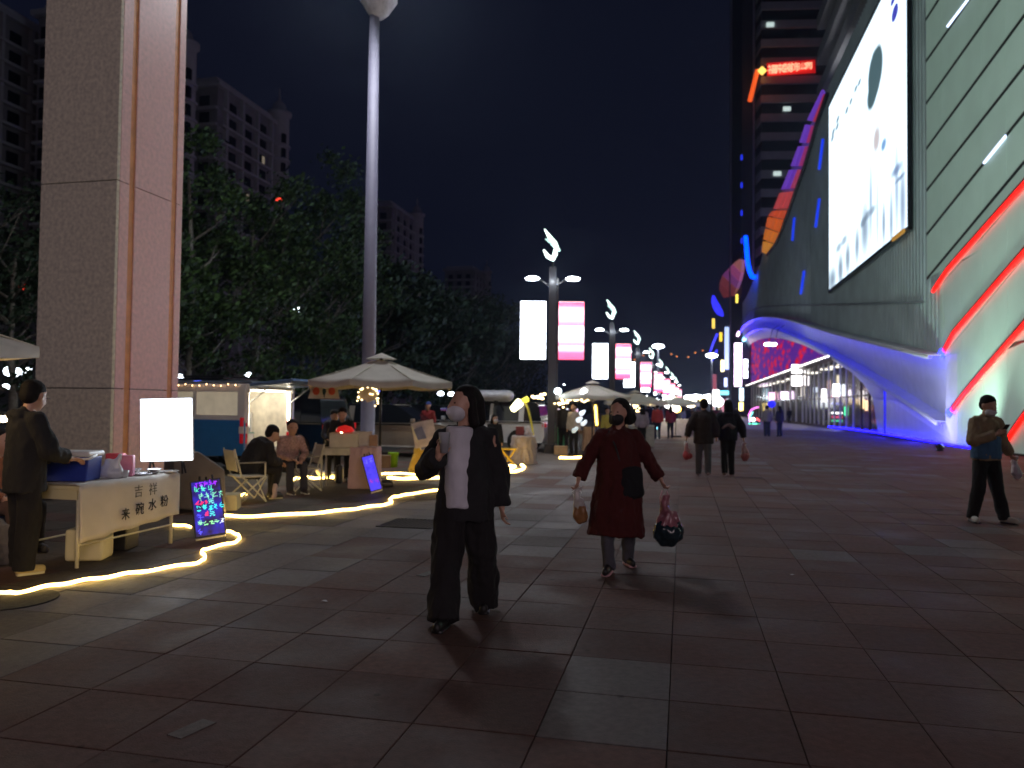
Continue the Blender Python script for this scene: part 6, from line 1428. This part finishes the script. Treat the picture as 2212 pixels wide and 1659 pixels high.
carry_bag('large pink topped plastic bag with dark contents carried by the woman in red', W(w2, h2['L'] + V((.0, 0, -.02))), .4, mat('pink_bag', (.3, .11, .14), .25), mat('pink_handle', (.6, .3, .35), .4), .9, hl=.12, contents=mat('dark_contents', (.015, .03, .04), .2))
carry_bag('small white and orange plastic bag in the right hand of the woman in red', W(w2, h2['R'] + V((.0, 0, -.01))), .26, mat('white_bag', (.5, .48, .46), .25), M_['white'], .6, hl=.05, contents=mat('orange_food', (.3, .15, .06), .35))
# 3 man at the right looking at his phone
p3 = place(2131, 1128)
tan_j = cloth_m('khaki_jacket', (.26, .19, .11)); blue_j = cloth_m('blue_jacket', (.05, .12, .22))
w3, J3, h3, hp3 = human('man in khaki and blue jacket with white mask looking at his phone', p3, R(16), 1.72,
    dict(knR=(-.075, .0, .28), anR=(-.1, .04, .047), knL=(.07, -.03, .28), anL=(.09, -.08, .045), _toeR=(-.4, -1, 0), _toeL=(.35, -1, 0),
         elR=(-.165, -.03, .64), wrR=(-.05, -.14, .70), _hdR=(.8, -.2, .4), _hsR=(0, -.2, 1), _curlR=45, shL=(.118, .0, .8), elL=(.19, .03, .65), wrL=(.27, .02, .53), _hdL=(.6, 0, -.8), _head=(-4, 22), hed=(0, -.03, .92)),
    dict(top=tan_j, bottom=blackt, leg=(.06, .05, .042), hem=.49, hemr=(.118, .085), chest=(.115, .082), sleeve=(.052, .047, .036), lower_top=(blue_j, .5, .68), hair='short', mask=whitemask, shoes=mat('white_shoe', (.5, .48, .42), .5), sole=M_['black'], hood=1), vox=.013)
ph = MB().box((0, 0, 0), (.075, .009, .15)).build('phone', mat('phone_black', (.02, .015, .012), .2), None, bevel=.004); ph.location = W(w3, h3['R'] + V((.02, -.02, .03))); ph.rotation_euler = (R(35), 0, R(16)); tag(ph, 'dark phone held by the man at the right edge', 'phone')
carry_bag('white plastic bag in the lowered hand of the man with the phone', W(w3, h3['L']), .26, mat('milky_bag', (.5, .42, .48), .4), M_['white'], .9, hl=.03)
# 4 walking couple seen from behind
w4, J4, h4, _ = human('man of the walking couple seen from behind, dark jacket and grey trousers', place(1520, 1029), R(180 - 10), 1.72,
    dict(knR=(-.05, .02, .28), anR=(-.05, .06, .06), knL=(.06, -.03, .28), anL=(.06, -.07, .045), elL=(.18, .02, .65), wrL=(.21, -.01, .5), elR=(-.15, .02, .64), wrR=(-.16, 0, .5)),
    dict(top=cloth_m('olive_coat', (.035, .025, .022)), bottom=cloth_m('grey_trousers', (.1, .1, .11)), leg=(.055, .045, .038), hem=.42, hemr=(.13, .09), chest=(.125, .085), sleeve=(.055, .05, .042), hair='short', shoes=cloth_m('pink_shoe', (.35, .25, .25))), vox=.02)
w5, J5, h5, _ = human('woman of the walking couple seen from behind, black hooded top with pale back print', place(1572, 1029), R(180 - 4), 1.7,
    dict(knR=(-.05, -.03, .28), anR=(-.06, -.06, .045), knL=(.05, .02, .28), anL=(.05, .06, .06), elR=(-.18, .02, .65), wrR=(-.2, -.0, .5), elL=(.15, .02, .64), wrL=(.15, 0, .5)),
    dict(top=cloth_m('navy_hoodie', (.012, .012, .02)), bottom=blackt, leg=(.055, .045, .038), hem=.47, hemr=(.12, .09), chest=(.125, .085), sleeve=(.055, .05, .04), hair='long', hood=1, shoes=cloth_m('pink_shoe', (.4, .26, .26))), vox=.02)
# pale print on the back of the hoodie
qb_ = MB(); rd = random.Random(2)
for k in range(7): a_ = -.11 + k * .036; qb_.cap((a_, .135, 1.13 - .03 * math.cos(k)), .03, (a_ + .04, .132, 1.1 - .03 * math.cos(k)), .025, 8)
qb_.blob('back_print', cloth_m('print_pink', (.22, .14, .14)), w5, .014, 2)
carry_bag('red and white plastic bag carried by the man of the couple', W(w4, h4['L']), .3, mat('white_red_bag', (.4, .2, .2), .3), M_['white'], .8, hl=.12, contents=mat('red_contents', (.45, .05, .06), .4), vox=.02)
carry_bag('pinkish plastic bag carried by the woman of the walking couple', W(w5, h5['R']), .34, mat('pink_white_bag', (.42, .22, .22), .3), M_['white'], .75, hl=.08, contents=mat('pink_contents', (.4, .12, .12), .4), vox=.02)
# 5 standing pair by the shops, and a third person
human('person in pale top standing far off by the shop fronts', place(1657, 943), R(178), 1.72, {}, dict(top=cloth_m('beige_top', (.2, .18, .17)), bottom=cloth_m('dark_blue', (.02, .025, .05)), leg=(.06, .05, .045)), vox=.035)
human('person in dark coat standing far off beside the pale top', place(1684, 943), R(200), 1.7, {}, dict(top=cloth_m('dark_coat', (.03, .03, .05)), bottom=cloth_m('dark_blue2', (.015, .02, .05)), hem=.42, leg=(.05, .045, .04), hair='long'), vox=.035)
human('small dark figure against the lit shop front', place(1705, 914), R(150), 1.7, {}, dict(top=cloth_m('dark_coat2', (.02, .02, .03)), bottom=blackt), vox=.05)
# 6 man at the near table, back to the camera
p6 = place(48, 1238)
w6, J6, h6, hp6 = human('man in black seen from behind working at the near table, yellowish shoes', p6, R(180 - 36), 1.69,
    dict(knR=(-.06, .0, .28), anR=(-.06, .02, .045), knL=(.06, -.01, .28), anL=(.075, -.02, .045), _toeR=(-.1, -1, 0), _toeL=(.5, -.8, 0),
         shR=(-.115, -.0, .80), shL=(.115, -.0, .80), elR=(-.15, -.05, .63), wrR=(-.06, -.2, .58), elL=(.165, -.07, .63), wrL=(.08, -.22, .56), _hdR=(.3, -.9, -.1), _hdL=(-.3, -.9, -.1), _head=(22, 18), hed=(0, -.035, .915)),
    dict(top=blackc, bottom=blackt, leg=(.064, .055, .05), hem=.42, hemr=(.12, .095), chest=(.118, .088), sleeve=(.055, .048, .04), cuff=.3, hair='short', shoes=mat('tan_shoe', (.45, .36, .16), .6), sole=ivory, hood=1), vox=.013)
gl_ = MB(); 
for s in (-1, 1): gl_.tube([hp6(s * .018 - .014, -.057, .006), hp6(s * .018 + .014, -.057, .006)], .004, 5)
for s in (-1, 1): gl_.tube([hp6(s * .034, -.055, .006), hp6(s * .046, .0, .004)], .0025, 4)
gl_.build('glasses', M_['steel'], w6)
# 7 seated person behind the near table, only legs show; and one at the left edge
sit = dict(pel=(0, .0, .27), che=(0, -.02, .47), nek=(0, -.03, .575), hed=(0, -.06, .665), hiR=(-.055, 0, .27), hiL=(.055, 0, .27), knR=(-.07, -.25, .28), knL=(.07, -.25, .28), anR=(-.07, -.26, .045), anL=(.07, -.26, .045),
           shR=(-.105, -.03, .54), shL=(.105, -.03, .54), elR=(-.13, -.06, .4), elL=(.13, -.06, .4), wrR=(-.08, -.19, .33), wrL=(.08, -.19, .33))
sit2 = dict(sit); sit2.update(_hemc=(0, .0, .25), _curlR=30)
human('seated person in black whose knees show under the near table', S(-6.72, 6.55), R(60), 1.62, sit2, dict(top=blackc, bottom=blackt, hem=.25, shoes=mat('dark_sneaker', (.06, .06, .07), .5), hemr=(.11, .09)), vox=.02)
q = g(-22, 1190)
human('person in rust coloured jacket seated at the very left edge of the picture', V((q.x, q.y, 0)), R(75), 1.65, sit2, dict(top=cloth_m('rust_jacket', (.25, .09, .04)), bottom=cloth_m('brown_trousers', (.1, .06, .05)), hem=.25, hemr=(.11, .09)), vox=.02)
o = MB().box((0, 0, .2), (.3, .3, .4)).build('stool', mat('stool_blue', (.05, .06, .1), .5), None, bevel=.02); o.location = q; tag(o, 'low stool under the person at the left edge', 'stool')
o = MB().box((0, 0, .2), (.3, .3, .4)).build('stool', mat('stool_dark', (.05, .05, .05), .5), None, bevel=.02); o.location = S(-6.72, 6.55); tag(o, 'low stool under the person seated behind the near table', 'stool')
# 8 the seated pair
sA_ = dict(sit); sA_.update(che=(0, -.1, .45), nek=(0, -.17, .53), hed=(0, -.22, .6), shR=(-.105, -.15, .5), shL=(.105, -.15, .5), elR=(-.14, -.16, .36), elL=(.14, -.16, .36), wrR=(-.06, -.27, .33), wrL=(.06, -.27, .33), _head=(0, 30), _hemc=(0, .02, .2), anR=(-.07, -.2, .045), anL=(.08, -.24, .045))
human('man in black jacket sitting hunched, back to the cream camp chair', g(534, 1080) + V((0, .05, 0)), R(128), 1.7, sA_, dict(top=cloth_m('black_jacket2', (.018, .016, .016)), bottom=blackt, hem=.2, hemr=(.13, .12), chest=(.12, .1), sleeve=(.055, .05, .04), shoes=mat('dark_shoe', (.03, .025, .02), .5), sole=ivory), vox=.016)
sB_ = dict(sit); sB_.update(che=(0, -.06, .46), nek=(0, -.1, .56), hed=(0, -.12, .65), shR=(-.105, -.08, .53), shL=(.105, -.08, .53), elR=(-.13, -.14, .38), elL=(.13, -.14, .38), wrR=(-.05, -.26, .34), wrL=(.04, -.27, .34), _head=(-10, 5), _hemc=(0, .0, .25))
human('man in pinkish checked shirt sitting beside the man in black', g(607, 1068) + V((-.04, .45, 0)), R(38), 1.7, sB_, dict(top=mat('pink_check', (.45, .28, .25), .85, .35, 30), bottom=cloth_m('dark_jeans', (.04, .04, .055)), hem=.25, hemr=(.11, .09), topname='shirt_top', shoes=mat('dark_shoe2', (.04, .03, .03), .5)), vox=.016)
o = MB().cap((0, 0, .05), .05, (.02, 0, .22), .04).blob('white_bottle', mat('pinkish_white', (.55, .42, .42), .4), None, .012, 2); o.location = g(591, 1078); tag(o, 'pale bottle standing by the feet of the seated pair', 'bottle')
# 9.. stall people
def bystander(label, x, y, hd, H, top, bottom=blackt, vox=.028, P=None, **k):
    p = g(x, y); p.z = 0; return human(label, p, R(hd), H, P or {}, dict(top=top, bottom=bottom, **k), vox=vox)
stand = lambda Y, x: (lambda q: V((q.x, q.y, 0)))(at(x, 880, Y))
def bys(label, x, Y, hd, H, top, bottom=blackt, vox=.028, P=None, **k): return human(label, stand(Y, x), R(hd), H, P or {}, dict(top=top, bottom=bottom, **k), vox=vox)
lean_p = dict(che=(0, -.08, .66), nek=(0, -.15, .74), hed=(0, -.2, .82), shR=(-.105, -.13, .72), shL=(.105, -.13, .72), elR=(-.13, -.2, .57), elL=(.13, -.2, .57), wrR=(-.08, -.3, .52), wrL=(.08, -.3, .52), _head=(0, 20))
bys('vendor in black leaning over the umbrella stall behind the red lamp', 741, 15.0, 10, 1.6, blackc, P=lean_p, vox=.022)
bys('second vendor in black behind the display box', 722, 15.6, 15, 1.55, cloth_m('dark_navy', (.02, .02, .03)), P=lean_p)
bys('person in red jacket and blue cap standing behind the tan car', 925, 23.6, -20, 1.62, cloth_m('red_jacket', (.25, .02, .02)), hair='cap', capm=cloth_m('blue_cap', (.03, .05, .2)))
bys('dark haired person with white mask seated low behind the cream draped table', 1069, 17.6, 25, 1.32, blackc, hair='bob', mask=whitemask)
bys('person in black standing just right of the nearest lamp post', 1218, 25.2, 160, 1.7, blackc)
bys('man in white shirt bending over the brown low table', 1240, 24.0, -40, 1.62, cloth_m('white_shirt', (.5, .48, .5)))
bys('person in yellow top behind the woman in red', 1312, 27, 10, 1.5, cloth_m('yellow_top', (.5, .42, .08)))
bys('person in pale violet top right behind the woman in red', 1387, 28.5, 190, 1.62, cloth_m('lilac_top', (.3, .25, .32)), hair='long')
bystander('person in bright red jacket seen from behind in the crowd', 1420, 949, 175, 1.7, cloth_m('red_jacket2', (.35, .03, .03)), cloth_m('dark_blue3', (.01, .015, .04)))
bystander('person in wine red jacket beside the brighter red one', 1448, 947, 185, 1.64, cloth_m('wine_jacket', (.22, .02, .045)), cloth_m('dark_blue4', (.012, .015, .03)), hair='long')
rd = random.Random(21)
cw_ = [('dark blue', (.02, .025, .06)), ('black', (.012, .012, .014)), ('grey', (.12, .12, .12)), ('brown', (.1, .05, .03)), ('maroon', (.15, .02, .03)), ('pale', (.3, .28, .27))]
spots = [(1473, 930, 5, 'beside the bright far stall'), (1484, 926, 1, 'just left of the walking couple'), (1400, 930, 1, 'in front of the fairy lights'), (1465, 918, 0, 'beyond the wine red jacket'), (1495, 922, 3, 'behind the man of the couple'), (1508, 918, 4, 'between the couple and the far stall'), (1548, 925, 4, 'seen between the walking couple'), (1538, 916, 1, 'far beyond the walking couple'), (1556, 912, 5, 'small beyond the couple, pale clothes'), (1590, 915, 1, 'right of the walking couple near the shops'), (1430, 915, 2, 'beyond the two red jackets'), (1440, 910, 1, 'deep in the crowd behind the cyan lights'), (1478, 910, 3, 'deep in the crowd left of the couple'), (1515, 908, 2, 'farthest visible walker in the middle of the street'), (1410, 925, 0, 'at the left edge of the crowd'), (1345, 935, 1, 'behind the head of the woman in red')]
for k, (x, y, ci, w_) in enumerate(spots):
    nm, c = cw_[ci]; bystander(f'distant walker in {nm} clothes {w_}', x, y, rd.choice([0, 180, 170, 200, 90]), rd.uniform(1.58, 1.76), cloth_m('crowd_top', c), cloth_m('crowd_bottom', (.02, .02, .03)), vox=.045, hair=rd.choice(['short', 'long', 'short']), leg=(.055, .045, .04))

# ================================================================== thin haze added over the whole scene for a glow round the lights
hz = MB().box((100, 600, 65), (2600, 1900, 134)).build('haze', None, kind='stuff')
hm = bpy.data.materials.new('haze'); hm.use_nodes = True; hn = hm.node_tree.nodes; hn.clear()
ho = hn.new('ShaderNodeOutputMaterial'); hv = hn.new('ShaderNodeVolumePrincipled')
hv.inputs['Color'].default_value = (.6, .74, 1., 1); hv.inputs['Density'].default_value = .00038; hv.inputs['Anisotropy'].default_value = .85
hm.node_tree.links.new(hv.outputs[0], ho.inputs['Volume']); hz.data.materials.append(hm)
scene.cycles.volume_bounces = 0
finalize()
